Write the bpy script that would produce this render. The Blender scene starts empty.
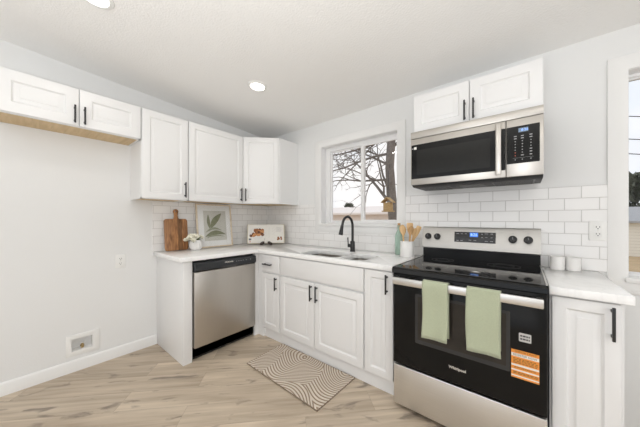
import bpy, bmesh, math, random
from mathutils import Vector, Matrix
PI = math.pi
R = math.radians
SC = bpy.context.scene
COL = SC.collection

# ---------------------------------------------------------------- camera, world, light, exposure
cam_d = bpy.data.cameras.new('camera')
cam = bpy.data.objects.new('camera', cam_d)
COL.objects.link(cam)
cam.location = (2.826, -2.2748, 1.2365)
cam.rotation_euler = (PI / 2, 0, 0.6858)
cam_d.sensor_width = 36.0
cam_d.lens = 249.388 / 640 * 36.0
cam_d.shift_y = 5.38 / 640
cam_d.clip_start = 0.02
cam_d.clip_end = 500
SC.camera = cam

SC.view_settings.view_transform = 'Standard'
SC.view_settings.look = 'None'
SC.view_settings.gamma = 1.0
SC.view_settings.use_curve_mapping = False
SC.view_settings.exposure = -0.14

world = bpy.data.worlds.new('overcast')
SC.world = world
world.use_nodes = True
wn = world.node_tree.nodes
wl = world.node_tree.links
wbg = wn['Background']
wtc = wn.new('ShaderNodeTexCoord')
wno = wn.new('ShaderNodeTexNoise')
wno.inputs['Scale'].default_value = 2.6
wno.inputs['Detail'].default_value = 4
wra = wn.new('ShaderNodeValToRGB')
wra.color_ramp.elements[0].position = 0.38
wra.color_ramp.elements[0].color = (0.80, 0.87, 0.97, 1)
wra.color_ramp.elements[1].position = 0.55
wra.color_ramp.elements[1].color = (1.0, 0.985, 0.98, 1)
wl.new(wtc.outputs['Generated'], wno.inputs['Vector'])
wl.new(wno.outputs['Fac'], wra.inputs['Fac'])
wl.new(wra.outputs['Color'], wbg.inputs['Color'])
wbg.inputs['Strength'].default_value = 1.15


def area(name, loc, rot, sx, sy, power, color=(1, 1, 1)):
    d = bpy.data.lights.new(name, 'AREA')
    d.shape = 'RECTANGLE'
    d.size, d.size_y = sx, sy
    d.energy = power
    d.color = color
    o = bpy.data.objects.new(name, d)
    o.location = loc
    o.rotation_euler = rot
    COL.objects.link(o)
    return o


# added fill lamps in openings of the unseen back and side walls
area('added_fill_back', (2.3, -4.16, 1.30), (R(90), 0, 0), 3.6, 2.0, 12, (1.0, 0.99, 0.975))
area('added_fill_side', (4.76, -2.3, 1.35), (R(90), 0, R(90)), 2.2, 1.7, 17, (1.0, 0.99, 0.975))
# added unseen lamp behind the camera, aimed up to brighten the ceiling
area('added_upward_fill', (2.75, -2.75, 1.25), (PI, 0, 0), 0.9, 0.9, 44, (0.98, 0.985, 0.98))

LAMP_POWER = 1.6


# ---------------------------------------------------------------- materials
def nmat(name):
    m = bpy.data.materials.new(name)
    m.use_nodes = True
    nt = m.node_tree
    return m, nt.nodes, nt.links, nt.nodes['Principled BSDF']


def mat(name, col, rough=0.5, metal=0.0, noise=0.0, nscale=40.0, bump=0.0, bscale=200.0, spec=0.5, coat=0.0, emit=0.0, sheen=0.0):
    """Principled material whose colour and relief are broken up by noise."""
    m, n, l, b = nmat(name)
    b.inputs['Base Color'].default_value = (*col, 1)
    b.inputs['Roughness'].default_value = rough
    b.inputs['Metallic'].default_value = metal
    b.inputs['Specular IOR Level'].default_value = spec
    b.inputs['Coat Weight'].default_value = coat
    b.inputs['Sheen Weight'].default_value = sheen
    tc = n.new('ShaderNodeTexCoord')
    if noise:
        t = n.new('ShaderNodeTexNoise')
        t.inputs['Scale'].default_value = nscale
        t.inputs['Detail'].default_value = 3
        l.new(tc.outputs['Object'], t.inputs['Vector'])
        mx = n.new('ShaderNodeMix')
        mx.data_type = 'RGBA'
        mx.inputs['A'].default_value = (*[c * (1 - noise) for c in col], 1)
        mx.inputs['B'].default_value = (*[min(1, c * (1 + noise)) for c in col], 1)
        l.new(t.outputs['Fac'], mx.inputs['Factor'])
        l.new(mx.outputs['Result'], b.inputs['Base Color'])
    if bump:
        t2 = n.new('ShaderNodeTexNoise')
        t2.inputs['Scale'].default_value = bscale
        t2.inputs['Detail'].default_value = 2
        l.new(tc.outputs['Object'], t2.inputs['Vector'])
        bp = n.new('ShaderNodeBump')
        bp.inputs['Strength'].default_value = bump
        bp.inputs['Distance'].default_value = 0.004
        l.new(t2.outputs['Fac'], bp.inputs['Height'])
        l.new(bp.outputs['Normal'], b.inputs['Normal'])
    if emit:
        b.inputs['Emission Color'].default_value = (*col, 1)
        b.inputs['Emission Strength'].default_value = emit
    return m


def mathn(n, l, op, a, b=None, c=None):
    x = n.new('ShaderNodeMath')
    x.operation = op
    for i, v in enumerate((a, b, c)):
        if v is None:
            continue
        if isinstance(v, (int, float)):
            x.inputs[i].default_value = v
        else:
            l.new(v, x.inputs[i])
    return x.outputs[0]


def stainless(name, col, rough, axis):
    """Brushed stainless: noise drawn out along one axis."""
    m, n, l, b = nmat(name)
    b.inputs['Metallic'].default_value = 1.0
    b.inputs['Roughness'].default_value = rough
    tc = n.new('ShaderNodeTexCoord')
    mp = n.new('ShaderNodeMapping')
    mp.inputs['Scale'].default_value = {'x': (4, 500, 500), 'z': (500, 500, 4)}[axis]
    t = n.new('ShaderNodeTexNoise')
    t.inputs['Scale'].default_value = 1.0
    t.inputs['Detail'].default_value = 3
    l.new(tc.outputs['Object'], mp.inputs['Vector'])
    l.new(mp.outputs['Vector'], t.inputs['Vector'])
    mx = n.new('ShaderNodeMix')
    mx.data_type = 'RGBA'
    mx.inputs['A'].default_value = (*[c * 0.9 for c in col], 1)
    mx.inputs['B'].default_value = (*[min(1, c * 1.08) for c in col], 1)
    l.new(t.outputs['Fac'], mx.inputs['Factor'])
    l.new(mx.outputs['Result'], b.inputs['Base Color'])
    r = mathn(n, l, 'MULTIPLY_ADD', t.outputs['Fac'], 0.16, rough - 0.08)
    l.new(r, b.inputs['Roughness'])
    return m


def wood(name, dark, light, scale=(6, 60, 60), rough=0.45, strips=None):
    m, n, l, b = nmat(name)
    b.inputs['Roughness'].default_value = rough
    tc = n.new('ShaderNodeTexCoord')
    mp = n.new('ShaderNodeMapping')
    mp.inputs['Scale'].default_value = scale
    t = n.new('ShaderNodeTexNoise')
    t.inputs['Scale'].default_value = 1.0
    t.inputs['Detail'].default_value = 6
    t.inputs['Distortion'].default_value = 0.7
    l.new(tc.outputs['Object'], mp.inputs['Vector'])
    l.new(mp.outputs['Vector'], t.inputs['Vector'])
    ra = n.new('ShaderNodeValToRGB')
    ra.color_ramp.elements[0].position = 0.3
    ra.color_ramp.elements[0].color = (*dark, 1)
    ra.color_ramp.elements[1].position = 0.72
    ra.color_ramp.elements[1].color = (*light, 1)
    l.new(t.outputs['Fac'], ra.inputs['Fac'])
    out = ra.outputs['Color']
    if strips:                                   # glued-up staves across one object axis
        sx = n.new('ShaderNodeSeparateXYZ')
        l.new(tc.outputs['Object'], sx.inputs[0])
        k = mathn(n, l, 'FLOOR', mathn(n, l, 'DIVIDE', sx.outputs[strips[0]], strips[1]))
        wv = n.new('ShaderNodeTexWhiteNoise')
        wv.noise_dimensions = '1D'
        l.new(k, wv.inputs['W'])
        f = mathn(n, l, 'MULTIPLY_ADD', wv.outputs['Value'], 0.9, 0.6)
        mx = n.new('ShaderNodeMix')
        mx.data_type = 'RGBA'
        mx.blend_type = 'MULTIPLY'
        mx.inputs['Factor'].default_value = 1.0
        cb = n.new('ShaderNodeCombineColor')
        for i in range(3):
            l.new(f, cb.inputs[i])
        l.new(out, mx.inputs['A'])
        l.new(cb.outputs[0], mx.inputs['B'])
        out = mx.outputs['Result']
    l.new(out, b.inputs['Base Color'])
    return m


M = {}
M['wall'] = mat('wall_paint', (0.79, 0.795, 0.79), 0.75, bump=0.12, bscale=120)
M['ceiling'] = mat('ceiling_paint', (0.89, 0.885, 0.87), 0.85, bump=0.5, bscale=90)
M['trim'] = mat('trim_paint', (0.84, 0.84, 0.83), 0.45, bump=0.03)
M['cab'] = mat('cabinet_white', (0.80, 0.80, 0.797), 0.38, noise=0.006, nscale=8)
M['vinyl'] = mat('window_vinyl', (0.86, 0.86, 0.86), 0.4, noise=0.006)
M['black'] = mat('matt_black', (0.016, 0.016, 0.017), 0.42, noise=0.1)
M['blackglass'] = mat('black_glass', (0.010, 0.010, 0.011), 0.06, noise=0.05, spec=0.6)
M['cooktopglass'] = mat('cooktop_glass', (0.008, 0.008, 0.008), 0.05, noise=0.05, spec=0.38)
M['doorglass'] = mat('dark_door_glass', (0.008, 0.008, 0.008), 0.10, noise=0.05, spec=0.2)
M['blackplastic'] = mat('black_plastic', (0.022, 0.025, 0.029), 0.33, noise=0.08)
M['darkgrey'] = mat('dark_grey', (0.10, 0.10, 0.10), 0.5, noise=0.1)
M['ovenwindow'] = mat('oven_window_glass', (0.036, 0.031, 0.027), 0.10, noise=0.3, nscale=14, spec=0.35)
M['ovenwindowrim'] = mat('oven_window_rim', (0.045, 0.045, 0.045), 0.2, noise=0.05, spec=0.3)
M['micwindow'] = mat('microwave_window_glass', (0.020, 0.020, 0.019), 0.12, noise=0.1, spec=0.2)
M['steel'] = stainless('brushed_stainless', (0.76, 0.75, 0.73), 0.34, 'x')
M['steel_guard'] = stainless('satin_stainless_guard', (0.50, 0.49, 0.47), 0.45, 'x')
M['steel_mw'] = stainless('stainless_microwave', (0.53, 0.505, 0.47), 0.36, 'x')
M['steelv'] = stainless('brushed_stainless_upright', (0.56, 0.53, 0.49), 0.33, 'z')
M['handle_steel'] = stainless('handle_stainless', (0.78, 0.77, 0.75), 0.32, 'x')
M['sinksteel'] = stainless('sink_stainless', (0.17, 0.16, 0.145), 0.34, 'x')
M['undertan'] = wood('raw_cabinet_underside', (0.55, 0.40, 0.22), (0.72, 0.55, 0.33), (3, 30, 30), 0.6)
M['board'] = wood('acacia_board', (0.13, 0.055, 0.020), (0.36, 0.175, 0.07), (60, 60, 5), 0.4, strips=(1, 0.042))
M['framewood'] = wood('pale_frame_wood', (0.68, 0.56, 0.42), (0.80, 0.70, 0.56), (30, 30, 30), 0.5)
M['spoonwood'] = wood('spoon_wood', (0.62, 0.38, 0.16), (0.82, 0.57, 0.31), (40, 40, 6), 0.5)
M['spoonwood_dark'] = wood('brown_spoon_wood', (0.42, 0.23, 0.09), (0.62, 0.38, 0.18), (40, 40, 6), 0.5)
M['matboard'] = mat('mat_board', (0.93, 0.93, 0.91), 0.7, noise=0.01)
M['printpaper'] = mat('print_paper', (0.68, 0.67, 0.61), 0.5, noise=0.06, nscale=20)
M['sage'] = mat('sage_print', (0.27, 0.28, 0.175), 0.6, noise=0.3, nscale=25)
M['sage_light'] = mat('pale_sage_print', (0.37, 0.38, 0.28), 0.6, noise=0.15, nscale=25)
M['ceramic'] = mat('white_ceramic', (0.82, 0.81, 0.79), 0.35, noise=0.01)
M['petal'] = mat('cream_petal', (0.90, 0.88, 0.76), 0.6, noise=0.06, nscale=60)
M['leaf'] = mat('green_leaf', (0.16, 0.22, 0.05), 0.5, noise=0.3, nscale=40)
M['paper'] = mat('book_paper', (0.80, 0.78, 0.73), 0.6, noise=0.02)
M['paperedge'] = mat('page_edges', (0.70, 0.62, 0.42), 0.7, noise=0.1, nscale=300)
M['ink'] = mat('grey_text_ink', (0.42, 0.41, 0.40), 0.7, noise=0.1)
M['plate'] = mat('photo_plate', (0.75, 0.73, 0.70), 0.5, noise=0.05)
M['food'] = mat('photo_food', (0.30, 0.11, 0.035), 0.6, noise=0.85, nscale=70)
M['food_dark'] = mat('photo_food_dark', (0.13, 0.045, 0.02), 0.6, noise=0.3, nscale=60)
M['food_light'] = mat('photo_food_light', (0.55, 0.26, 0.10), 0.6, noise=0.3, nscale=60)
M['pink'] = mat('photo_cloth', (0.62, 0.36, 0.33), 0.6, noise=0.2)
M['bluegrey'] = mat('photo_tray', (0.17, 0.18, 0.20), 0.6, noise=0.2)
M['orange'] = mat('orange_paper', (0.80, 0.30, 0.045), 0.55, noise=0.03)
M['white_ink'] = mat('white_ink', (0.80, 0.78, 0.74), 0.5, noise=0.01)
M['brown_ink'] = mat('brown_ink', (0.16, 0.075, 0.02), 0.6, noise=0.05)
M['silver_sticker'] = mat('silver_sticker', (0.55, 0.54, 0.52), 0.4, noise=0.04)
M['silver_letter'] = mat('silver_lettering', (0.72, 0.69, 0.64), 0.35, metal=0.3, noise=0.02)
M['grey_letter'] = mat('grey_lettering', (0.36, 0.36, 0.37), 0.5, noise=0.02)
M['red_letter'] = mat('red_lettering', (0.45, 0.10, 0.07), 0.5, noise=0.02)
M['led'] = mat('blue_display', (0.05, 0.20, 0.75), 0.3, emit=0.4)
M['led_digit'] = mat('blue_digits', (0.45, 0.72, 1.0), 0.3, emit=0.5)
M['lcd'] = mat('grey_blue_display', (0.18, 0.25, 0.36), 0.3, emit=0.1)
M['lcd_digit'] = mat('blue_lcd_digits', (0.25, 0.45, 0.95), 0.3, emit=0.4)
M['towel'] = mat('sage_towel', (0.50, 0.545, 0.385), 0.95, noise=0.10, nscale=160, bump=1.0, bscale=420, sheen=0.3)
M['chrome'] = mat('polished_metal', (0.7, 0.69, 0.66), 0.18, metal=1, noise=0.03)
M['brass'] = mat('brass', (0.55, 0.42, 0.22), 0.35, metal=1, noise=0.08)
M['recess'] = mat('grey_recess', (0.86, 0.86, 0.85), 0.6, noise=0.05)
M['plasticwhite'] = mat('white_plastic', (0.84, 0.84, 0.82), 0.4, noise=0.008)
M['darkbrown'] = mat('dark_brown_metal', (0.045, 0.028, 0.02), 0.5, noise=0.2)
M['slot'] = mat('dark_slot', (0.05, 0.05, 0.05), 0.6, noise=0.1)
M['lens'] = mat('lit_lens', (1.0, 0.98, 0.95), 0.5, emit=6.0)
M['bark'] = mat('bark', (0.19, 0.165, 0.145), 0.9, noise=0.45, nscale=14, bump=1.0, bscale=30)
M['feeder'] = wood('feeder_wood', (0.36, 0.22, 0.08), (0.55, 0.38, 0.18), (8, 60, 60), 0.7)
M['evergreen'] = mat('evergreen_needles', (0.14, 0.155, 0.115), 0.9, noise=0.5, nscale=5)
M['roof_pink'] = mat('pale_roof', (0.90, 0.83, 0.79), 0.8, noise=0.06, nscale=6)
M['pink_siding'] = mat('pale_siding', (0.80, 0.72, 0.67), 0.8, noise=0.05, nscale=6)
M['roof_grey'] = mat('grey_shingles', (0.40, 0.41, 0.43), 0.85, noise=0.12, nscale=8)
M['soffit'] = mat('eave_soffit', (0.36, 0.33, 0.29), 0.8, noise=0.06)
M['wire'] = mat('cable', (0.03, 0.03, 0.03), 0.6, noise=0.1)
M['ground'] = mat('dry_grass', (0.50, 0.37, 0.22), 0.95, noise=0.3, nscale=1.5)


def siding_mat():
    m, n, l, b = nmat('lap_siding')
    b.inputs['Roughness'].default_value = 0.7
    tc = n.new('ShaderNodeTexCoord')
    sx = n.new('ShaderNodeSeparateXYZ')
    l.new(tc.outputs['Object'], sx.inputs[0])
    fr = mathn(n, l, 'FRACT', mathn(n, l, 'DIVIDE', sx.outputs[2], 0.18))
    ra = n.new('ShaderNodeValToRGB')
    ra.color_ramp.elements[0].position = 0.0
    ra.color_ramp.elements[0].color = (0.62, 0.59, 0.52, 1)
    ra.color_ramp.elements[1].position = 0.14
    ra.color_ramp.elements[1].color = (0.90, 0.88, 0.80, 1)
    l.new(fr, ra.inputs['Fac'])
    l.new(ra.outputs['Color'], b.inputs['Base Color'])
    bp = n.new('ShaderNodeBump')
    bp.inputs['Distance'].default_value = 0.01
    l.new(fr, bp.inputs['Height'])
    l.new(bp.outputs['Normal'], b.inputs['Normal'])
    return m


M['siding'] = siding_mat()


def glass_mat():
    m = bpy.data.materials.new('clear_glass')
    m.use_nodes = True
    n, l = m.node_tree.nodes, m.node_tree.links
    n.remove(n['Principled BSDF'])
    tr = n.new('ShaderNodeBsdfTransparent')
    gl = n.new('ShaderNodeBsdfGlossy')
    gl.inputs['Roughness'].default_value = 0.02
    fr = n.new('ShaderNodeFresnel')
    fr.inputs['IOR'].default_value = 1.25
    mx = n.new('ShaderNodeMixShader')
    l.new(fr.outputs[0], mx.inputs[0])
    l.new(tr.outputs[0], mx.inputs[1])
    l.new(gl.outputs[0], mx.inputs[2])
    l.new(mx.outputs[0], n['Material Output'].inputs[0])
    return m


M['glass'] = glass_mat()


def tinted_glass(name, col, amt):
    m = bpy.data.materials.new(name)
    m.use_nodes = True
    n, l = m.node_tree.nodes, m.node_tree.links
    b = n['Principled BSDF']
    b.inputs['Base Color'].default_value = (*col, 1)
    b.inputs['Roughness'].default_value = 0.08
    tr = n.new('ShaderNodeBsdfTransparent')
    tr.inputs['Color'].default_value = (*[0.78 + 0.22 * c for c in col], 1)
    mx = n.new('ShaderNodeMixShader')
    mx.inputs[0].default_value = amt
    l.new(tr.outputs[0], mx.inputs[1])
    l.new(b.outputs[0], mx.inputs[2])
    l.new(mx.outputs[0], n['Material Output'].inputs[0])
    return m


M['bottleglass'] = tinted_glass('sea_green_glass', (0.58, 0.76, 0.66), 0.42)


def floor_mat():
    m, n, l, b = nmat('oak_plank_floor')
    tc = n.new('ShaderNodeTexCoord')
    mp = n.new('ShaderNodeMapping')
    mp.inputs['Rotation'].default_value = (0, 0, R(-46))
    mp.inputs['Location'].default_value = (0.35, 0.052, 0)
    l.new(tc.outputs['Object'], mp.inputs['Vector'])
    br = n.new('ShaderNodeTexBrick')
    br.offset = 0.37
    br.offset_frequency = 2
    br.inputs['Scale'].default_value = 1.0
    br.inputs['Brick Width'].default_value = 1.22
    br.inputs['Row Height'].default_value = 0.182
    br.inputs['Mortar Size'].default_value = 0.0012
    br.inputs['Mortar Smooth'].default_value = 0.0
    br.inputs['Bias'].default_value = 0.0
    br.inputs['Color1'].default_value = (0.0, 0.0, 0.0, 1)
    br.inputs['Color2'].default_value = (1.0, 1.0, 1.0, 1)
    br.inputs['Mortar'].default_value = (0.5, 0.5, 0.5, 1)
    l.new(mp.outputs['Vector'], br.inputs['Vector'])
    # grain drawn out along the plank, shifted per plank
    sep = n.new('ShaderNodeSeparateColor')
    l.new(br.outputs['Color'], sep.inputs[0])
    rnd = sep.outputs[0]
    off = n.new('ShaderNodeCombineXYZ')
    l.new(mathn(n, l, 'MULTIPLY', rnd, 37.0), off.inputs[0])
    l.new(mathn(n, l, 'MULTIPLY', rnd, 11.0), off.inputs[1])
    add = n.new('ShaderNodeVectorMath')
    add.operation = 'ADD'
    l.new(mp.outputs['Vector'], add.inputs[0])
    l.new(off.outputs[0], add.inputs[1])

    def grain(sx, sy, det, dist):
        mm = n.new('ShaderNodeMapping')
        mm.inputs['Scale'].default_value = (sx, sy, 1)
        l.new(add.outputs[0], mm.inputs['Vector'])
        t = n.new('ShaderNodeTexNoise')
        t.inputs['Scale'].default_value = 1.0
        t.inputs['Detail'].default_value = det
        t.inputs['Distortion'].default_value = dist
        l.new(mm.outputs['Vector'], t.inputs['Vector'])
        return t.outputs['Fac']
    g1 = grain(2.2, 34, 5, 0.6)
    g2 = grain(1.1, 7, 3, 0.4)
    kn = grain(4.0, 11, 4, 1.0)
    ra = n.new('ShaderNodeValToRGB')
    e = ra.color_ramp.elements
    e[0].position = 0.33
    e[0].color = (0.385, 0.31, 0.232, 1)
    e[1].position = 0.66
    e[1].color = (0.645, 0.55, 0.435, 1)
    f = mathn(n, l, 'ADD', mathn(n, l, 'MULTIPLY', g1, 0.45), mathn(n, l, 'MULTIPLY', g2, 0.55))
    l.new(f, ra.inputs['Fac'])
    # plank-to-plank tone
    mv = n.new('ShaderNodeMix')
    mv.data_type = 'RGBA'
    mv.blend_type = 'MULTIPLY'
    mv.inputs['Factor'].default_value = 1.0
    tone = n.new('ShaderNodeValToRGB')
    tone.color_ramp.elements[0].color = (0.90, 0.89, 0.88, 1)
    tone.color_ramp.elements[1].color = (1.08, 1.07, 1.06, 1)
    l.new(rnd, tone.inputs['Fac'])
    l.new(ra.outputs['Color'], mv.inputs['A'])
    l.new(tone.outputs['Color'], mv.inputs['B'])
    # dark knots and smudges in the wood
    kr = n.new('ShaderNodeValToRGB')
    kr.color_ramp.elements[0].position = 0.59
    kr.color_ramp.elements[0].color = (0, 0, 0, 1)
    kr.color_ramp.elements[1].position = 0.70
    kr.color_ramp.elements[1].color = (1, 1, 1, 1)
    l.new(kn, kr.inputs['Fac'])
    mk = n.new('ShaderNodeMix')
    mk.data_type = 'RGBA'
    l.new(mathn(n, l, 'MULTIPLY', kr.outputs['Color'], 0.8), mk.inputs['Factor'])
    l.new(mv.outputs['Result'], mk.inputs['A'])
    mk.inputs['B'].default_value = (0.19, 0.155, 0.125, 1)
    ms = n.new('ShaderNodeMix')
    ms.data_type = 'RGBA'
    l.new(mathn(n, l, 'MULTIPLY', br.outputs['Fac'], 0.45), ms.inputs['Factor'])
    l.new(mk.outputs['Result'], ms.inputs['A'])
    ms.inputs['B'].default_value = (0.20, 0.155, 0.11, 1)
    l.new(ms.outputs['Result'], b.inputs['Base Color'])
    b.inputs['Roughness'].default_value = 0.5
    bp = n.new('ShaderNodeBump')
    bp.inputs['Strength'].default_value = 0.25
    bp.inputs['Distance'].default_value = 0.001
    l.new(mathn(n, l, 'SUBTRACT', g1, br.outputs['Fac']), bp.inputs['Height'])
    l.new(bp.outputs['Normal'], b.inputs['Normal'])
    return m


M['floor'] = floor_mat()


def tile_mat(name, axis, shift):
    """3x6 glossy white subway tile in running bond; AXIS is the horizontal world axis."""
    m, n, l, b = nmat(name)
    tc = n.new('ShaderNodeTexCoord')
    sx = n.new('ShaderNodeSeparateXYZ')
    l.new(tc.outputs['Object'], sx.inputs[0])
    cb = n.new('ShaderNodeCombineXYZ')
    l.new(mathn(n, l, 'ADD', sx.outputs[axis], shift), cb.inputs[0])
    l.new(mathn(n, l, 'SUBTRACT', sx.outputs[2], 0.914), cb.inputs[1])
    br = n.new('ShaderNodeTexBrick')
    br.offset = 0.5
    br.inputs['Scale'].default_value = 1.0
    br.inputs['Brick Width'].default_value = 0.154
    br.inputs['Row Height'].default_value = 0.0758
    br.inputs['Mortar Size'].default_value = 0.0020
    br.inputs['Mortar Smooth'].default_value = 0.25
    br.inputs['Color1'].default_value = (0.85, 0.845, 0.835, 1)
    br.inputs['Color2'].default_value = (0.89, 0.885, 0.875, 1)
    br.inputs['Mortar'].default_value = (0.58, 0.57, 0.555, 1)
    l.new(cb.outputs[0], br.inputs['Vector'])
    l.new(br.outputs['Color'], b.inputs['Base Color'])
    l.new(mathn(n, l, 'MULTIPLY_ADD', br.outputs['Fac'], 0.5, 0.16), b.inputs['Roughness'])
    bp = n.new('ShaderNodeBump')
    bp.invert = True
    bp.inputs['Strength'].default_value = 0.6
    bp.inputs['Distance'].default_value = 0.002
    l.new(br.outputs['Fac'], bp.inputs['Height'])
    l.new(bp.outputs['Normal'], b.inputs['Normal'])
    return m


M['tile_x'] = tile_mat('subway_tile_window_wall', 0, 0.05)
M['tile_y'] = tile_mat('subway_tile_side_wall', 1, 0.03)


def quartz_mat():
    m, n, l, b = nmat('white_quartz')
    tc = n.new('ShaderNodeTexCoord')
    t = n.new('ShaderNodeTexNoise')
    t.inputs['Scale'].default_value = 3.0
    t.inputs['Detail'].default_value = 8
    t.inputs['Distortion'].default_value = 1.4
    l.new(tc.outputs['Object'], t.inputs['Vector'])
    d = mathn(n, l, 'ABSOLUTE', mathn(n, l, 'SUBTRACT', t.outputs['Fac'], 0.5))
    ra = n.new('ShaderNodeValToRGB')
    ra.color_ramp.elements[0].position = 0.0
    ra.color_ramp.elements[0].color = (0.865, 0.865, 0.86, 1)
    ra.color_ramp.elements[1].position = 0.035
    ra.color_ramp.elements[1].color = (0.91, 0.91, 0.905, 1)
    l.new(d, ra.inputs['Fac'])
    l.new(ra.outputs['Color'], b.inputs['Base Color'])
    b.inputs['Roughness'].default_value = 0.16
    return m


M['quartz'] = quartz_mat()


def rug_mat():
    """Cream rug with flowing raised contour lines over tan."""
    m, n, l, b = nmat('wavy_line_rug')
    tc = n.new('ShaderNodeTexCoord')
    t = n.new('ShaderNodeTexNoise')
    t.inputs['Scale'].default_value = 3.0
    t.inputs['Detail'].default_value = 0.0
    l.new(tc.outputs['Object'], t.inputs['Vector'])
    w = n.new('ShaderNodeVectorMath')
    w.operation = 'MULTIPLY_ADD'
    l.new(t.outputs['Color'], w.inputs[0])
    w.inputs[1].default_value = (0.16, 0.16, 0.0)
    l.new(tc.outputs['Object'], w.inputs[2])
    field = None
    for c in ((-0.36, 0.20, 0), (-0.02, 0.26, 0), (0.42, 0.34, 0), (0.20, -0.46, 0), (-0.38, -0.42, 0)):
        d = n.new('ShaderNodeVectorMath')
        d.operation = 'DISTANCE'
        l.new(w.outputs[0], d.inputs[0])
        d.inputs[1].default_value = c
        field = d.outputs['Value'] if field is None else mathn(n, l, 'MINIMUM', field, d.outputs['Value'])
    sn = mathn(n, l, 'SINE', mathn(n, l, 'MULTIPLY', field, 2 * PI / 0.023))
    h = n.new('ShaderNodeMapRange')
    h.inputs['From Min'].default_value = -0.95
    h.inputs['From Max'].default_value = 0.1
    l.new(sn, h.inputs['Value'])
    mx = n.new('ShaderNodeMix')
    mx.data_type = 'RGBA'
    l.new(h.outputs[0], mx.inputs['Factor'])
    mx.inputs['A'].default_value = (0.29, 0.205, 0.135, 1)
    mx.inputs['B'].default_value = (0.69, 0.61, 0.52, 1)
    f = n.new('ShaderNodeTexNoise')
    f.inputs['Scale'].default_value = 300
    l.new(tc.outputs['Object'], f.inputs['Vector'])
    mm = n.new('ShaderNodeMix')
    mm.data_type = 'RGBA'
    mm.blend_type = 'MULTIPLY'
    mm.inputs['Factor'].default_value = 0.35
    l.new(mx.outputs['Result'], mm.inputs['A'])
    l.new(f.outputs['Color'], mm.inputs['B'])
    l.new(mx.outputs['Result'], b.inputs['Base Color'])
    b.inputs['Roughness'].default_value = 0.95
    bp = n.new('ShaderNodeBump')
    bp.inputs['Strength'].default_value = 0.9
    bp.inputs['Distance'].default_value = 0.004
    l.new(mathn(n, l, 'ADD', h.outputs[0], mathn(n, l, 'MULTIPLY', f.outputs['Fac'], 0.5)), bp.inputs['Height'])
    l.new(bp.outputs['Normal'], b.inputs['Normal'])
    return m


M['rug'] = rug_mat()
M['rugedge'] = mat('rug_binding', (0.24, 0.18, 0.125), 0.95, noise=0.2, nscale=200)

# ---------------------------------------------------------------- mesh helpers
ORIGIN = {}


def WIN(u, w, z):
    """Window wall: u along +x, w out into the room."""
    return (u, -w, z)


def LEFT(u, w, z):
    """Side wall: u along +y, w out into the room."""
    return (w, u, z)


def XYZ(x, y, z):
    return (x, y, z)


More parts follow.
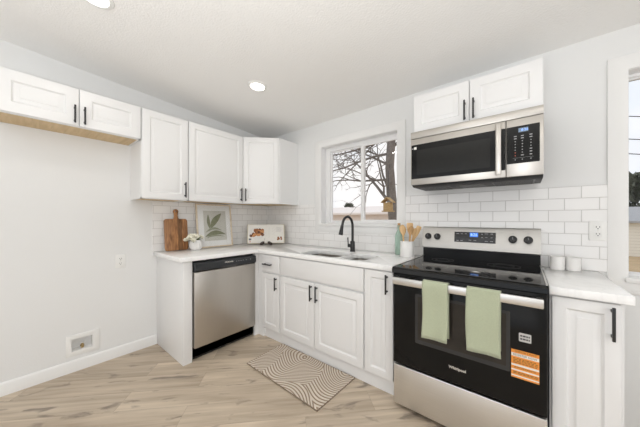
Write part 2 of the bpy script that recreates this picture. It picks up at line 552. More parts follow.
class B:
    """Collects shapes in one bmesh; T maps builder coordinates to the world; mi is the material slot in use."""

    def __init__(self, T=XYZ):
        self.bm = bmesh.new()
        self.T = T
        self.mi = 0

    def _add(self, verts, faces):
        vs = [self.bm.verts.new(self.T(*v)) for v in verts]
        for f in faces:
            try:
                fc = self.bm.faces.new([vs[i] for i in f])
                fc.material_index = self.mi
            except ValueError:
                pass
        return vs

    def merge(self, tmp):
        tmp.verts.index_update()
        self._add([tuple(v.co) for v in tmp.verts], [[v.index for v in f.verts] for f in tmp.faces])
        tmp.free()
        return self

    def box(self, a0, a1, b0, b1, c0, c1, bev=0.0, seg=2, M4=None):
        t = bmesh.new()
        bmesh.ops.create_cube(t, size=1.0)
        bmesh.ops.scale(t, vec=(a1 - a0, b1 - b0, c1 - c0), verts=t.verts)
        bmesh.ops.translate(t, vec=((a0 + a1) / 2, (b0 + b1) / 2, (c0 + c1) / 2), verts=t.verts)
        if bev:
            bmesh.ops.bevel(t, geom=t.edges[:], offset=bev, segments=seg, profile=0.5, affect='EDGES')
        if M4 is not None:
            bmesh.ops.transform(t, matrix=M4, verts=t.verts)
        return self.merge(t)

    def rings(self, rings, close_start=True, close_end=True, cyclic=True):
        """Skin a list of equal-length vertex rings."""
        n = len(rings[0])
        verts = [v for r in rings for v in r]
        faces = []
        for i in range(len(rings) - 1):
            for j in range(n if cyclic else n - 1):
                k = (j + 1) % n
                faces.append((i * n + j, i * n + k, (i + 1) * n + k, (i + 1) * n + j))
        if close_start:
            faces.append(tuple(range(n))[::-1])
        if close_end:
            faces.append(tuple((len(rings) - 1) * n + j for j in range(n)))
        self._add(verts, faces)
        return self

    def lathe(self, prof, c=(0, 0, 0), axis='z', n=24, closed=False, sx=1.0, sy=1.0):
        """prof: (radius, height) pairs."""
        rings = []
        for r, h in prof:
            ring = []
            for j in range(n):
                a = 2 * PI * j / n
                p, q = r * math.cos(a) * sx, r * math.sin(a) * sy
                if axis == 'z':
                    ring.append((c[0] + p, c[1] + q, c[2] + h))
                elif axis == 'y':
                    ring.append((c[0] + p, c[1] + h, c[2] + q))
                else:
                    ring.append((c[0] + h, c[1] + p, c[2] + q))
            rings.append(ring)
        if closed:
            rings.append(rings[0])
            return self.rings(rings, False, False)
        return self.rings(rings, prof[0][0] > 1e-6, prof[-1][0] > 1e-6)

    def tube(self, pts, rad, n=10, cap=True):
        pts = [Vector(p) for p in pts]
        rads = rad if isinstance(rad, (list, tuple)) else [rad] * len(pts)
        up = None
        rings = []
        for i, p in enumerate(pts):
            d = (pts[min(i + 1, len(pts) - 1)] - pts[max(i - 1, 0)])
            d = d.normalized() if d.length > 1e-9 else Vector((0, 0, 1))
            if up is None:
                up = d.orthogonal().normalized()
            up = (up - d * up.dot(d))
            up = up.normalized() if up.length > 1e-6 else d.orthogonal().normalized()
            s = d.cross(up)
            rings.append([tuple(p + (up * math.cos(2 * PI * j / n) + s * math.sin(2 * PI * j / n)) * rads[i]) for j in range(n)])
        return self.rings(rings, cap, cap)

    def prism(self, outline, w0, w1, holes=(), plane='uz', bev=0.0):
        """Extrude a 2D outline with holes. plane 'uz': outline in (u, z), depth along w; 'uw': outline in (u, w), depth along z."""
        t = bmesh.new()
        edges = []
        for loop in [outline, *holes]:
            vs = [t.verts.new((p[0], 0, p[1]) if plane == 'uz' else (p[0], p[1], 0)) for p in loop]
            for i in range(len(vs)):
                edges.append(t.edges.new((vs[i], vs[(i + 1) % len(vs)])))
        r = bmesh.ops.triangle_fill(t, use_beauty=True, use_dissolve=False, edges=edges)
        bmesh.ops.dissolve_limit(t, angle_limit=0.01, verts=t.verts[:], edges=t.edges[:])
        base = t.faces[:]
        ex = bmesh.ops.extrude_face_region(t, geom=base)
        nv = [g for g in ex['geom'] if isinstance(g, bmesh.types.BMVert)]
        off = (0, w1 - w0, 0) if plane == 'uz' else (0, 0, w1 - w0)
        bmesh.ops.translate(t, vec=off, verts=nv)
        bmesh.ops.translate(t, vec=(0, w0, 0) if plane == 'uz' else (0, 0, w0), verts=t.verts)
        if bev:
            bmesh.ops.recalc_face_normals(t, faces=t.faces)
            es = [e for e in t.edges if len(e.link_faces) == 2 and e.calc_face_angle(0) > 0.9]
            bmesh.ops.bevel(t, geom=es, offset=bev, segments=2, profile=0.5, affect='EDGES')
        return self.merge(t)


def mesh_from(bm, name, mats, off, smooth=35):
    bmesh.ops.remove_doubles(bm, verts=bm.verts, dist=1e-6)
    bmesh.ops.recalc_face_normals(bm, faces=bm.faces)
    if off.length:
        bmesh.ops.translate(bm, vec=-off, verts=bm.verts)
    me = bpy.data.meshes.new(name)
    bm.to_mesh(me)
    bm.free()
    for m in mats:
        me.materials.append(m)
    if smooth:
        me.polygons.foreach_set('use_smooth', [True] * len(me.polygons))
        me.set_sharp_from_angle(angle=R(smooth))
    return me


def obj(name, b, mats, parent=None, label=None, smooth=35):
    mats = mats if isinstance(mats, (list, tuple)) else [mats]
    mats = [M[m] if isinstance(m, str) else m for m in mats]
    off = ORIGIN.get(parent.name, Vector()) if parent else Vector()
    o = bpy.data.objects.new(name, mesh_from(b.bm, name, mats, off, smooth))
    COL.objects.link(o)
    if parent:
        o.parent = parent
        ORIGIN[o.name] = off
    if label:
        o['label'] = label
    return o


def tag(o, label, cat, group=None):
    o['label'] = label
    o['category'] = cat
    if group:
        o['group'] = group
    return o


def thing(name, label, cat, loc, group=None):
    o = bpy.data.objects.new(name, None)
    o.empty_display_size = 0.05
    o.location = loc
    COL.objects.link(o)
    ORIGIN[o.name] = Vector(loc)
    return tag(o, label, cat, group)


def struct(name, b, mats, parent=None):
    o = obj(name, b, mats, parent)
    if parent is None:
        o['kind'] = 'structure'
    return o


def text(name, body, size, T, u, w, z, m, parent, depth=0.0006, align='CENTER', bold=0.0, label=None, sx=1.0):
    """Lettering as a mesh lying on a face: u, z is its centre, w the face it stands on."""
    cu = bpy.data.curves.new(name, 'FONT')
    cu.body = body
    cu.size = size
    cu.align_x = align
    cu.align_y = 'CENTER'
    cu.extrude = depth / 2
    cu.offset = bold
    cu.resolution_u = 3
    tmp = bpy.data.objects.new('tmp_text', cu)
    COL.objects.link(tmp)
    dg = bpy.context.evaluated_depsgraph_get()
    me = bpy.data.meshes.new_from_object(tmp.evaluated_get(dg))
    bpy.data.objects.remove(tmp)
    b = B(T)
    t = bmesh.new()
    t.from_mesh(me)
    for v in t.verts:
        v.co = Vector((u + v.co.x * sx, w + depth / 2 + v.co.z, z + v.co.y))
    b.merge(t)
    return obj(name, b, m, parent, label, smooth=0)


def rrect(u0, u1, z0, z1, r, n=5):
    pts = []
    for cx, cz, a0 in ((u1 - r, z1 - r, 0), (u0 + r, z1 - r, 90), (u0 + r, z0 + r, 180), (u1 - r, z0 + r, 270)):
        for i in range(n + 1):
            a = R(a0 + 90 * i / n)
            pts.append((cx + r * math.cos(a), cz + r * math.sin(a)))
    return pts


# ---------------------------------------------------------------- the room
def ceil_z(y):
    return 2.362 + 0.055 * (-y)


X1, Y1 = 4.7, -4.1
b = B()
b.box(-0.14, X1 + 0.1, Y1 - 0.1, 0.14, -0.12, 0.0)
struct('floor', b, 'floor')
b = B()
b.rings([[(-0.14, 0.14, ceil_z(0.14)), (X1 + 0.14, 0.14, ceil_z(0.14)), (X1 + 0.14, Y1 - 0.14, ceil_z(Y1 - 0.14)), (-0.14, Y1 - 0.14, ceil_z(Y1 - 0.14))],
         [(-0.14, 0.14, ceil_z(0.14) + 0.12), (X1 + 0.14, 0.14, ceil_z(0.14) + 0.12), (X1 + 0.14, Y1 - 0.14, ceil_z(Y1 - 0.14) + 0.12), (-0.14, Y1 - 0.14, ceil_z(Y1 - 0.14) + 0.12)]])
struct('ceiling', b, 'ceiling')

# window openings in the window wall (x0, x1, z0, z1)
WA = (0.985, 1.905, 1.180, 2.072)
WB = (3.297, 4.25, 0.890, 2.110)


def rect(x0, x1, z0, z1):
    return [(x0, z0), (x1, z0), (x1, z1), (x0, z1)]


b = B(WIN)
b.prism(rect(-0.14, X1 + 0.14, -0.1, 2.362), -0.14, 0.0, holes=[rect(*WA), rect(*WB)])
struct('wall_window', b, 'wall')


def wall_x(name, x0, x1, openings=()):
    b = B(lambda u, w, z: (w, u, z))
    top = [(Y1 - 0.14, -0.1), (0.0, -0.1), (0.0, ceil_z(0)), (Y1 - 0.14, ceil_z(Y1 - 0.14))]
    b.prism(top, x0, x1, holes=[rect(*o) for o in openings])
    struct(name, b, 'wall')


BOX_OPEN = (-1.990, -1.858, 0.158, 0.262)          # recess for the water outlet box
wall_x('wall_left', -0.14, 0.0, [BOX_OPEN])
wall_x('wall_right', X1, X1 + 0.14, [(-3.5, -1.1, 0.45, 2.25)])
b = B(lambda u, w, z: (u, w, z))
b.prism(rect(0.0, X1, -0.1, ceil_z(Y1)), Y1 - 0.14, Y1, holes=[rect(0.4, 4.2, 0.02, 2.3)])
struct('wall_back', b, 'wall')

# baseboard along the side wall
b = B(LEFT)
b.rings([[(u, 0.0, 0.0), (u, 0.015, 0.0), (u, 0.015, 0.078), (u, 0.012, 0.086), (u, 0.006, 0.091), (u, 0.0, 0.092)] for u in (Y1, -1.386)])
struct('baseboard_left', b, 'trim')

# backsplash tile
TT = 0.008
b = B(LEFT)
b.box(-1.425, -TT, 0.0, TT, 0.914, 1.4107)
struct('wall_backsplash_left', b, 'tile_y')
b = B(WIN)
cas = (0.900, 1.985)
poly = [(0.0, 0.914), (3.216, 0.914), (3.216, 1.4455), (1.985, 1.4455), (1.985, 1.086), (0.900, 1.086), (0.900, 1.4107), (0.0, 1.4107)]
b.prism(poly, 0.0, TT)
struct('wall_backsplash_window', b, 'tile_x')


b = B()
b.box(TT, TT + 0.003, -TT - 0.003, -TT, 0.914, 1.4107)
struct('trim_1', b, M['recess'])


# windows
def window(n, op, cx0, cx1, ztop, zbot, mull, fr4, s):
    x0, x1, z0, z1 = op
    root = bpy.data.objects.new('window_%d' % n, None)
    root.location = ((x0 + x1) / 2, 0, z0)
    root['kind'] = 'structure'
    COL.objects.link(root)
    ORIGIN[root.name] = Vector(root.location)
    b = B(WIN)
    b.prism(rect(cx0, cx1, zbot, ztop), 0.0, 0.011, holes=[rect(x0, x1, z0, z1)], bev=0.0015)
    obj('casing', b, 'trim', root)
    b = B(WIN)
    b.box(x0 - 0.012, x1 + 0.03, -0.085, 0.026, z0 - 0.022, z0 + 0.004, 0.003)
    obj('window_sill', b, 'trim', root)
    b = B(WIN)                                     # outer vinyl frame
    b = B(WIN)
    b.prism(rect(x0, x1, z0, z1), -0.074, 0.0, holes=[rect(x0 + 0.003, x1 - 0.003, z0 + 0.003, z1 - 0.003)])  # added lining, paler than the wall so the jamb looks daylit
    obj('added_jamb_liner', b, 'vinyl', root)
    fl, frr, fb, ft = fr4
    b = B(WIN)
    b.prism(rect(x0, x1, z0, z1), -0.135, -0.075, holes=[rect(x0 + fl, x1 - frr, z0 + fb, z1 - ft)], bev=0.002)
    obj('window_frame', b, 'vinyl', root)
    mw = 0.019
    for k, (a0, a1, w0) in enumerate(((x0 + fl, mull + mw, -0.118), (mull - mw, x1 - frr, -0.098))):
        b = B(WIN)
        lo, hi = z0 + fb, z1 - ft
        el = s if k == 0 else 2 * mw
        er = 2 * mw if k == 0 else s
        sb = s + 0.010 * k
        b.prism(rect(a0, a1, lo, hi), w0, w0 + 0.02, holes=[rect(a0 + el, a1 - er, lo + sb, hi - s)], bev=0.0015)
        sash = obj('window_sash', b, 'vinyl', root)
        b = B(WIN)
        b.box(a0 + el - 0.003, a1 - er + 0.003, w0 + 0.008, w0 + 0.012, lo + sb - 0.003, hi - s + 0.003)
        obj('pane', b, 'glass', sash)
    return root


window(1, WA, 0.900, 1.985, 2.150, 1.086, 1.485, (0.070, 0.026, 0.024, 0.045), 0.014)
window(2, WB, 3.216, 4.335, 2.195, 0.800, 3.80, (0.016, 0.03, 0.016, 0.020), 0.008)


# recessed ceiling lights
def downlight(x, y, label):
    z = ceil_z(y)
    tilt = math.atan(0.055)
    o = thing('recessed_ceiling_light', label, 'ceiling light', (x, y, z), 'recessed ceiling lights')
    o.rotation_euler = (tilt * -1.0, 0, 0)
    b = B()
    b.lathe([(0.058, -0.002), (0.063, -0.010), (0.082, -0.006), (0.086, 0.0), (0.058, 0.0)], n=32, closed=True)
    off = ORIGIN.pop(o.name)
    obj('trim_ring', b, 'plasticwhite', o)
    b = B()
    b.lathe([(0.0, -0.0075), (0.045, -0.007), (0.060, -0.004), (0.060, -0.001), (0.0, -0.001)], n=32)
    obj('light_lens', b, 'lens', o)
    ORIGIN[o.name] = off
    d = bpy.data.lights.new('downlight', 'AREA')
    d.shape = 'DISK'
    d.size = 0.11
    d.energy = LAMP_POWER
    d.color = (1.0, 0.96, 0.90)
    lo = bpy.data.objects.new('downlight_glow', d)
    lo.location = (x, y, z - 0.016)
    COL.objects.link(lo)
    return o


downlight(0.999, -0.916, 'recessed round ceiling light glowing above the corner by the diagonal cabinet')
downlight(0.985, -1.995, 'recessed round ceiling light above the short cabinets, partly cut by the picture edge')
downlight(2.25, -1.98, 'added, unseen recessed ceiling light overhead behind the camera position')  # unseen light added out of view to even the brightness
downlight(3.6, -1.98, 'added, unseen recessed ceiling light over the far side of the room')  # likewise unseen, added to brighten the room


# ---------------------------------------------------------------- cabinet parts
def raised_door(T, u0, u1, z0, z1, w0, parent, fr=0.056, t=0.02, name='door'):
    b = B(T)

    def ring(d, w):
        return [(u0 + d, w, z0 + d), (u1 - d, w, z0 + d), (u1 - d, w, z1 - d), (u0 + d, w, z1 - d)]
    wf = w0 + t
    b.rings([ring(0, w0), ring(0, wf - 0.004), ring(0.0015, wf - 0.0012), ring(0.005, wf), ring(fr, wf), ring(fr + 0.003, wf - 0.004), ring(fr + 0.006, wf - 0.0075),
             ring(fr + 0.010, wf - 0.010), ring(fr + 0.015, wf - 0.0095), ring(fr + 0.034, wf - 0.0035), ring(fr + 0.0345, wf - 0.001), ring(fr + 0.038, wf - 0.0006)])
    return obj(name, b, 'cab', parent, smooth=25)


def slab_front(T, u0, u1, z0, z1, w0, parent, name, t=0.02):
    b = B(T)

    def ring(d, w):
        return [(u0 + d, w, z0 + d), (u1 - d, w, z0 + d), (u1 - d, w, z1 - d), (u0 + d, w, z1 - d)]
    wf = w0 + t
    b.rings([ring(0, w0), ring(0, wf - 0.005), ring(0.004, wf - 0.002), ring(0.010, wf)])
    return obj(name, b, 'cab', parent, smooth=25)


def bar_pull(T, u, z, w, length, parent, vertical=True):
    b = B(T)
    h = length / 2
    p = h - 0.018
    if vertical:
        b.box(u - 0.0052, u + 0.0052, w + 0.022, w + 0.032, z - h, z + h, 0.002)
        for s in (-p, p):
            b.box(u - 0.005, u + 0.005, w, w + 0.024, z + s - 0.005, z + s + 0.005)
    else:
        b.box(u - h, u + h, w + 0.022, w + 0.033, z - 0.006, z + 0.006, 0.002)
        for s in (-p, p):
            b.box(u + s - 0.005, u + s + 0.005, w, w + 0.024, z - 0.005, z + 0.005)
    return obj('handle', b, 'black', parent)


UB, UT = 1.4107, 2.1825
UD = 0.305                                          # upper carcass depth; doors stand 20 mm proud


def upper(T, u0, u1, z0, z1, loc, label, doors, group=None, hlen=0.145, depth=UD, fr=0.056, name='upper_cabinet'):
    """doors: list of (u0, u1, handle_u)"""
    root = thing(name, label, 'cabinet', loc, group)
    b = B(T)
    b.box(u0, u1, 0.0, depth, z0 + 0.012, z1)
    for a0, a1 in ((u0, u0 + 0.016), (u1 - 0.016, u1)):
        b.box(a0, a1, 0.0, depth, z0, z0 + 0.012)
    b.box(u0, u1, depth - 0.02, depth, z0, z0 + 0.012)
    obj('carcass', b, 'cab', root)
    b = B(T)
    b.box(u0 + 0.016, u1 - 0.016, 0.001, depth - 0.02, z0 + 0.006, z0 + 0.0125)
    obj('bottom_panel', b, 'undertan', root, 'bare tan wood underside panel')
    for a0, a1, hu in doors:
        d = raised_door(T, a0, a1, z0 + 0.004, z1 - 0.003, depth, root, fr)
        if hu is not None:
            bar_pull(T, hu, z0 + (0.016 if z1 - z0 < 0.5 else 0.028) + hlen / 2, depth + 0.02, hlen, d)
    return root


# over-fridge pair, tall single, wide single on the side wall
SB = 1.907
upper(LEFT, -2.362, -1.600, SB, UT, (0.0, -1.98, SB), 'short two-door white wall cabinet over the empty fridge space, bare tan underside',
      [(-2.358, -1.982, -2.004), (-1.978, -1.604, -1.952)], 'white wall cabinets', fr=0.066, hlen=0.128)
upper(LEFT, -1.598, -1.219, UB, UT, (0.0, -1.41, UB), 'narrow tall white wall cabinet above the cutting board',
      [(-1.594, -1.223, -1.252)], 'white wall cabinets')
upper(LEFT, -1.217, -0.612, UB, UT, (0.0, -0.91, UB), 'wide single-door white wall cabinet above the framed leaf print',
      [(-1.213, -0.616, -0.648)], 'white wall cabinets')

# diagonal corner cabinet
root = thing('corner_cabinet', 'diagonal white corner wall cabinet above the open cookbook', 'cabinet', (0.2, -0.2, UB), 'white wall cabinets')
pts = [(0.0, 0.0), (0.61, 0.0), (0.61, -UD), (UD, -0.61), (0.0, -0.61)]
b = B()
b.prism(pts, UB + 0.012, UT, plane='uw')
for p, q in ((pts[1], pts[2]), (pts[3], pts[4])):
    dx, dy = (-0.016, 0) if p[0] == q[0] else (0, 0.016)
    b.prism([p, q, (q[0] + dx, q[1] + dy), (p[0] + dx, p[1] + dy)], UB, UB + 0.012, plane='uw')
b.prism([pts[2], pts[3], (pts[3][0] - 0.012, pts[3][1] + 0.012), (pts[2][0] - 0.012, pts[2][1] + 0.012)], UB, UB + 0.012, plane='uw')
obj('carcass', b, 'cab', root)
b = B()
b.prism([(0.002, -0.002), (0.59, -0.002), (0.59, -UD + 0.0), (UD, -0.59), (0.002, -0.59)], UB + 0.006, UB + 0.0125, plane='uw')
obj('bottom_panel', b, 'undertan', root, 'bare tan wood underside panel')
P0 = Vector((UD, -0.61, 0))
DU = Vector((0.61 - UD, 0.61 - UD, 0)).normalized()
DW = Vector((DU.y, -DU.x, 0))


def DIAG(u, w, z):
    p = P0 + DU * u + DW * w
    return (p.x, p.y, z)


DL = (0.61 - UD) * math.sqrt(2)
d = raised_door(DIAG, 0.012, DL - 0.016, UB + 0.004, UT - 0.003, 0.0, root)
bar_pull(DIAG, 0.045, UB + 0.10, 0.02, 0.145, d)

# cabinet over the microwave
MZ = 1.890
upper(WIN, 2.162, 2.915, MZ, UT, (2.54, 0.0, MZ), 'short two-door white wall cabinet above the microwave',
      [(2.166, 2.536, 2.512), (2.540, 2.911, 2.564)], 'white wall cabinets', hlen=0.135, fr=0.058)

# ---------------------------------------------------------------- base cabinets
BD = 0.615
BT = 0.876


def base_box(T, u0, u1, root, toe=0.597, sides=True):
    b = B(T)
    b.box(u0, u1, 0.02, BD, 0.10, BT)
    b.box(u0, u1, 0.04, toe, 0.0, 0.10)
    return obj('carcass', b, 'cab', root)


# end panel beside the dishwasher
b = B()
b.box(0.0005, BD, -1.384, -1.309, 0.0, BT, 0.0015)
tag(obj('end_panel', b, 'cab'), 'plain white base end panel carrying the counter beside the dishwasher', 'cabinet panel')

# narrow drawer cabinet with the corner filler
root = thing('base_cabinet', 'narrow white base cabinet with one drawer over one door, in the corner by the dishwasher', 'cabinet', (0.83, -0.3, 0.0), 'white base cabinets')
b = B(WIN)
b.box(0.70, 0.972, 0.02, BD, 0.10, BT)
b.box(0.60, 0.972, 0.04, 0.597, 0.0, 0.10)
obj('carcass', b, 'cab', root)
b = B()
b.box(0.595, BD, -0.668, -0.60, 0.0, BT)
b.box(0.60, 0.699, -BD, -0.58, 0.0, BT)
obj('corner_filler', b, 'cab', root)
dr = slab_front(WIN, 0.699, 0.966, 0.690, 0.866, BD, root, 'drawer')
bar_pull(WIN, 0.80, 0.772, BD + 0.02, 0.13, dr, False)
d = raised_door(WIN, 0.699, 0.966, 0.115, 0.676, BD, root, 0.05)
bar_pull(WIN, 0.926, 0.592, BD + 0.02, 0.13, d)

# sink base
root = thing('sink_cabinet', 'wide two-door white base cabinet under the sink', 'cabinet', (1.438, -0.3, 0.0), 'white base cabinets')
b = B(WIN)
b.box(0.973, 1.904, 0.40, BD, 0.10, BT)
b.box(0.973, 0.989, 0.02, 0.40, 0.10, BT)
b.box(1.888, 1.904, 0.02, 0.40, 0.10, BT)
b.box(0.973, 1.904, 0.04, 0.597, 0.0, 0.10)
b.box(0.973, 1.904, 0.02, 0.035, 0.10, BT)
bm_keep = b
# hollow for the sink: replace the front block by a face frame
b = B(WIN)
b.box(0.973, 1.904, BD - 0.02, BD, 0.10, BT)
b.box(0.973, 0.989, 0.02, BD - 0.02, 0.10, BT)
b.box(1.888, 1.904, 0.02, BD - 0.02, 0.10, BT)
b.box(0.989, 1.888, 0.02, 0.035, 0.10, BT)
b.box(0.989, 1.888, 0.035, BD - 0.02, 0.10, 0.116)
b.box(0.973, 1.904, 0.04, 0.597, 0.0, 0.10)
bm_keep.bm.free()
obj('carcass', b, 'cab', root)
slab_front(WIN, 0.977, 1.899, 0.690, 0.866, BD, root, 'false_drawer_front')
d = raised_door(WIN, 0.977, 1.417, 0.115, 0.676, BD, root)
bar_pull(WIN, 1.388, 0.592, BD + 0.02, 0.14, d)
d = raised_door(WIN, 1.421, 1.899, 0.115, 0.676, BD, root)
bar_pull(WIN, 1.452, 0.592, BD + 0.02, 0.14, d)

# narrow pull-out beside the range
root = thing('base_cabinet', 'narrow white full-height base cabinet between the sink cabinet and the range', 'cabinet', (2.02, -0.3, 0.0), 'white base cabinets')
base_box(WIN, 1.905, 2.140, root)
d = raised_door(WIN, 1.909, 2.130, 0.115, 0.866, BD, root, 0.05)
bar_pull(WIN, 2.088, 0.782, BD + 0.02, 0.135, d)

# cabinet on the far side of the range
root = thing('base_cabinet', 'white base cabinet under the short counter between the range and the second window', 'cabinet', (3.03, -0.3, 0.0), 'white base cabinets')
base_box(WIN, 2.922, 3.160, root)
d = raised_door(WIN, 2.930, 3.148, 0.115, 0.866, BD, root, 0.048)
bar_pull(WIN, 3.122, 0.785, BD + 0.02, 0.145, d)

# ---------------------------------------------------------------- countertops and sink
CT = 0.914
SK = (1.165, 1.862, 0.265, 0.582)                    # sink cut-out u0,u1,w0,w1
b = B()
CE = 0.645
outline = [(0.0, -0.0), (2.150, 0.0), (2.150, -CE), (CE, -CE), (CE, -1.415), (0.0, -1.415)]
outline = [(max(x, TT), min(y, -TT)) for x, y in outline]
holes = [[(x, -w) for x, w in rrect(a0, a1, SK[2], SK[3], 0.055)] for a0, a1 in ((SK[0], 1.602), (1.634, SK[1]))]
b.prism(outline, BT, CT, holes=holes, plane='uw', bev=0.003)
tag(obj('countertop', b, 'quartz'), 'long L-shaped white quartz countertop running round the corner past the sink', 'countertop', 'white quartz countertops')
b = B()
b.box(2.919, 3.182, -0.655, -TT, BT, CT, 0.003)
tag(obj('countertop', b, 'quartz'), 'short white quartz countertop between the range and the second window', 'countertop', 'white quartz countertops')

root = thing('kitchen_sink', 'stainless steel double bowl sink set under the white counter below the window', 'sink', (1.52, -0.45, 0.69))


def bowl(u0, u1, w0, w1, depth):
    b = B(WIN)
    rings = []
    for d, z, r in ((-0.010, BT - 0.002, 0.06), (0.0, BT - 0.003, 0.055), (0.004, BT - 0.012, 0.055), (0.012, BT - depth + 0.03, 0.055), (0.03, BT - depth + 0.006, 0.06), (0.055, BT - depth, 0.06)):
        rings.append([(x, w, z) for x, w in rrect(u0 + d, u1 - d, w0 + d, w1 - d, r)])
    b.rings(rings, False, True)
    o = obj('bowl', b, 'sinksteel', root)
    b = B(WIN)
    c = ((u0 + u1) / 2, (w0 + w1) / 2 - 0.03, BT - depth + 0.0005)
    b.lathe([(0.045, 0), (0.043, 0.003), (0.032, 0.002), (0.03, 0.0005), (0.0, 0.0005)], c)
    obj('drain', b, 'chrome', o)
    return o


bowl(SK[0] + 0.002, 1.602, SK[2] + 0.002, SK[3] - 0.002, 0.19)
bowl(1.634, SK[1] - 0.002, SK[2] + 0.002, SK[3] - 0.002, 0.17)

# faucet
FU, FW = 1.509, 0.155
root = thing('faucet', 'matt black gooseneck pull-down faucet behind the sink', 'faucet', (FU, -FW, CT))
b = B(WIN)
b.lathe([(0.027, 0), (0.027, 0.006), (0.024, 0.010), (0.0235, 0.095), (0.021, 0.10), (0.016, 0.105)], (FU, FW, CT))
obj('faucet_base', b, 'black', root)
b = B(WIN)
pts = [(FU, FW, CT + 0.10), (FU, FW, CT + 0.18), (FU, FW, CT + 0.25)]
fx, fw_ = -0.020, 0.150                             # swing of the spout towards the bowl
NR = 0.5
for i in range(1, 13):
    a = PI * i / 12 * 0.92
    s = (1 - math.cos(a)) / 2
    pts.append((FU + fx * s, FW + fw_ * s, CT + 0.25 + 0.093 * math.sin(a)))
pts.append((FU + fx * 1.02, FW + fw_ * 1.02, CT + 0.255))
b.tube(pts, 0.0125, 14)
obj('spout', b, 'black', root)
e = Vector(pts[-1])
b = B(WIN)
b.tube([e + Vector((0, 0, 0.004)), e + Vector((-0.003, 0.006, -0.03)), e + Vector((-0.006, 0.012, -0.07)), e + Vector((-0.008, 0.015, -0.085))], [0.0145, 0.0165, 0.021, 0.0195], 16)
obj('spray_head', b, 'black', root)
b = B(WIN)
b.tube([(FU, FW, CT + 0.058), (FU - 0.028, FW + 0.016, CT + 0.058), (FU - 0.042, FW + 0.024, CT + 0.058)], [0.014, 0.017, 0.020], 14)
b.tube([(FU - 0.036, FW + 0.022, CT + 0.06), (FU - 0.038, FW + 0.024, CT + 0.10), (FU - 0.040, FW + 0.025, CT + 0.138)], [0.006, 0.0055, 0.0065], 10)
obj('lever', b, 'black', root)

# ---------------------------------------------------------------- dishwasher
root = thing('dishwasher', 'stainless dishwasher with black control strip under the counter', 'dishwasher', (0.3, -1.0, 0.0))
D0, D1 = -1.304, -0.672
b = B(LEFT)
b.box(D0, D1, 0.03, 0.585, 0.02, 0.868)
obj('tub_housing', b, 'black', root)
b = B(LEFT)
b.box(D0 + 0.004, D1 - 0.004, 0.586, 0.640, 0.118, 0.772, 0.004)
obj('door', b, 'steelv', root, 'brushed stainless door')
b = B(LEFT)
rings = []
for u in (D0 + 0.004, D1 - 0.004):
    rings.append([(u, 0.586, 0.776), (u, 0.636, 0.776), (u, 0.650, 0.786), (u, 0.654, 0.80), (u, 0.650, 0.845), (u, 0.640, 0.855), (u, 0.586, 0.855)])
b.rings(rings)
cp = obj('control_panel', b, 'blackplastic', root, 'black plastic control strip')
b = B(LEFT)
b.box(-1.06, -0.90, 0.6535, 0.6545, 0.779, 0.798)
obj('pull_recess', b, 'slot', cp)
text('brand_lettering', 'FRIGIDAIRE', 0.017, LEFT, -0.985, 0.6535, 0.828, 'silver_letter', cp, bold=0.0004)
for u in (-0.905, -0.88, -0.855, -0.83, -0.795, -0.745):
    b = B(LEFT)
    b.box(u - 0.006, u + 0.006, 0.651, 0.6537, 0.823, 0.827)
    obj('button_mark', b, 'grey_letter', cp)

for u in (-1.20, -0.80):
    b = B(LEFT)
    b.box(u - 0.012, u + 0.012, 0.585, 0.612, 0.869, 0.8745)
    obj('mounting_bracket', b, 'chrome', root)
b = B(LEFT)
b.box(D0 + 0.004, D1 - 0.004, 0.52, 0.585, 0.006, 0.112)
obj('toe_panel', b, 'black', root, 'black toe panel')

# ---------------------------------------------------------------- range
RX0, RX1 = 2.160, 2.913
root = thing('kitchen_range', 'freestanding electric range, stainless and black glass, two green towels on its door', 'range', (2.54, -0.35, 0.0))
b = B(WIN)
b.box(RX0 + 0.003, RX1 - 0.003, 0.03, 0.655, 0.03, 0.885)
obj('oven_body', b, 'black', root, 'black oven housing')
for u in (RX0 + 0.05, RX1 - 0.05):
    for w in (0.10, 0.60):
        b = B(WIN)
        b.lathe([(0.02, 0.0), (0.02, 0.01), (0.012, 0.012), (0.012, 0.03)], (u, w, 0.0), n=16)
        obj('foot', b, 'black', root)
b = B(WIN)
b.box(RX0 + 0.002, RX1 - 0.002, 0.66, 0.700, 0.035, 0.292, 0.006)
obj('storage_drawer', b, 'steel', root, 'brushed stainless bottom drawer')
# cooktop
b = B(WIN)
prof = [(0.075, 0.900), (0.075, 0.926), (0.690, 0.926), (0.712, 0.923), (0.722, 0.914), (0.722, 0.890), (0.714, 0.886), (0.655, 0.886)]
b.rings([[(u, w, z) for w, z in prof] for u in (RX0, RX1)])
ck = obj('cooktop', b, 'cooktopglass', root, 'glossy black glass cooktop')
for u, w, r in ((2.35, 0.23, 0.075), (2.72, 0.23, 0.09), (2.35, 0.53, 0.10), (2.72, 0.53, 0.08)):
    b = B(WIN)
    for rr in (r, r * 0.62):
        b.lathe([(rr - 0.0015, 0.0), (rr - 0.0015, 0.0004), (rr, 0.0004), (rr, 0.0)], (u, w, 0.926), n=40, closed=True)
    obj('burner_ring', b, 'darkgrey', ck)
for u in (RX0, RX1 - 0.008):
    b = B(WIN)
    b.box(u, u + 0.008, 0.075, 0.715, 0.9262, 0.929, 0.001)
    obj('side_rail', b, 'steel', ck, 'thin steel side edging')
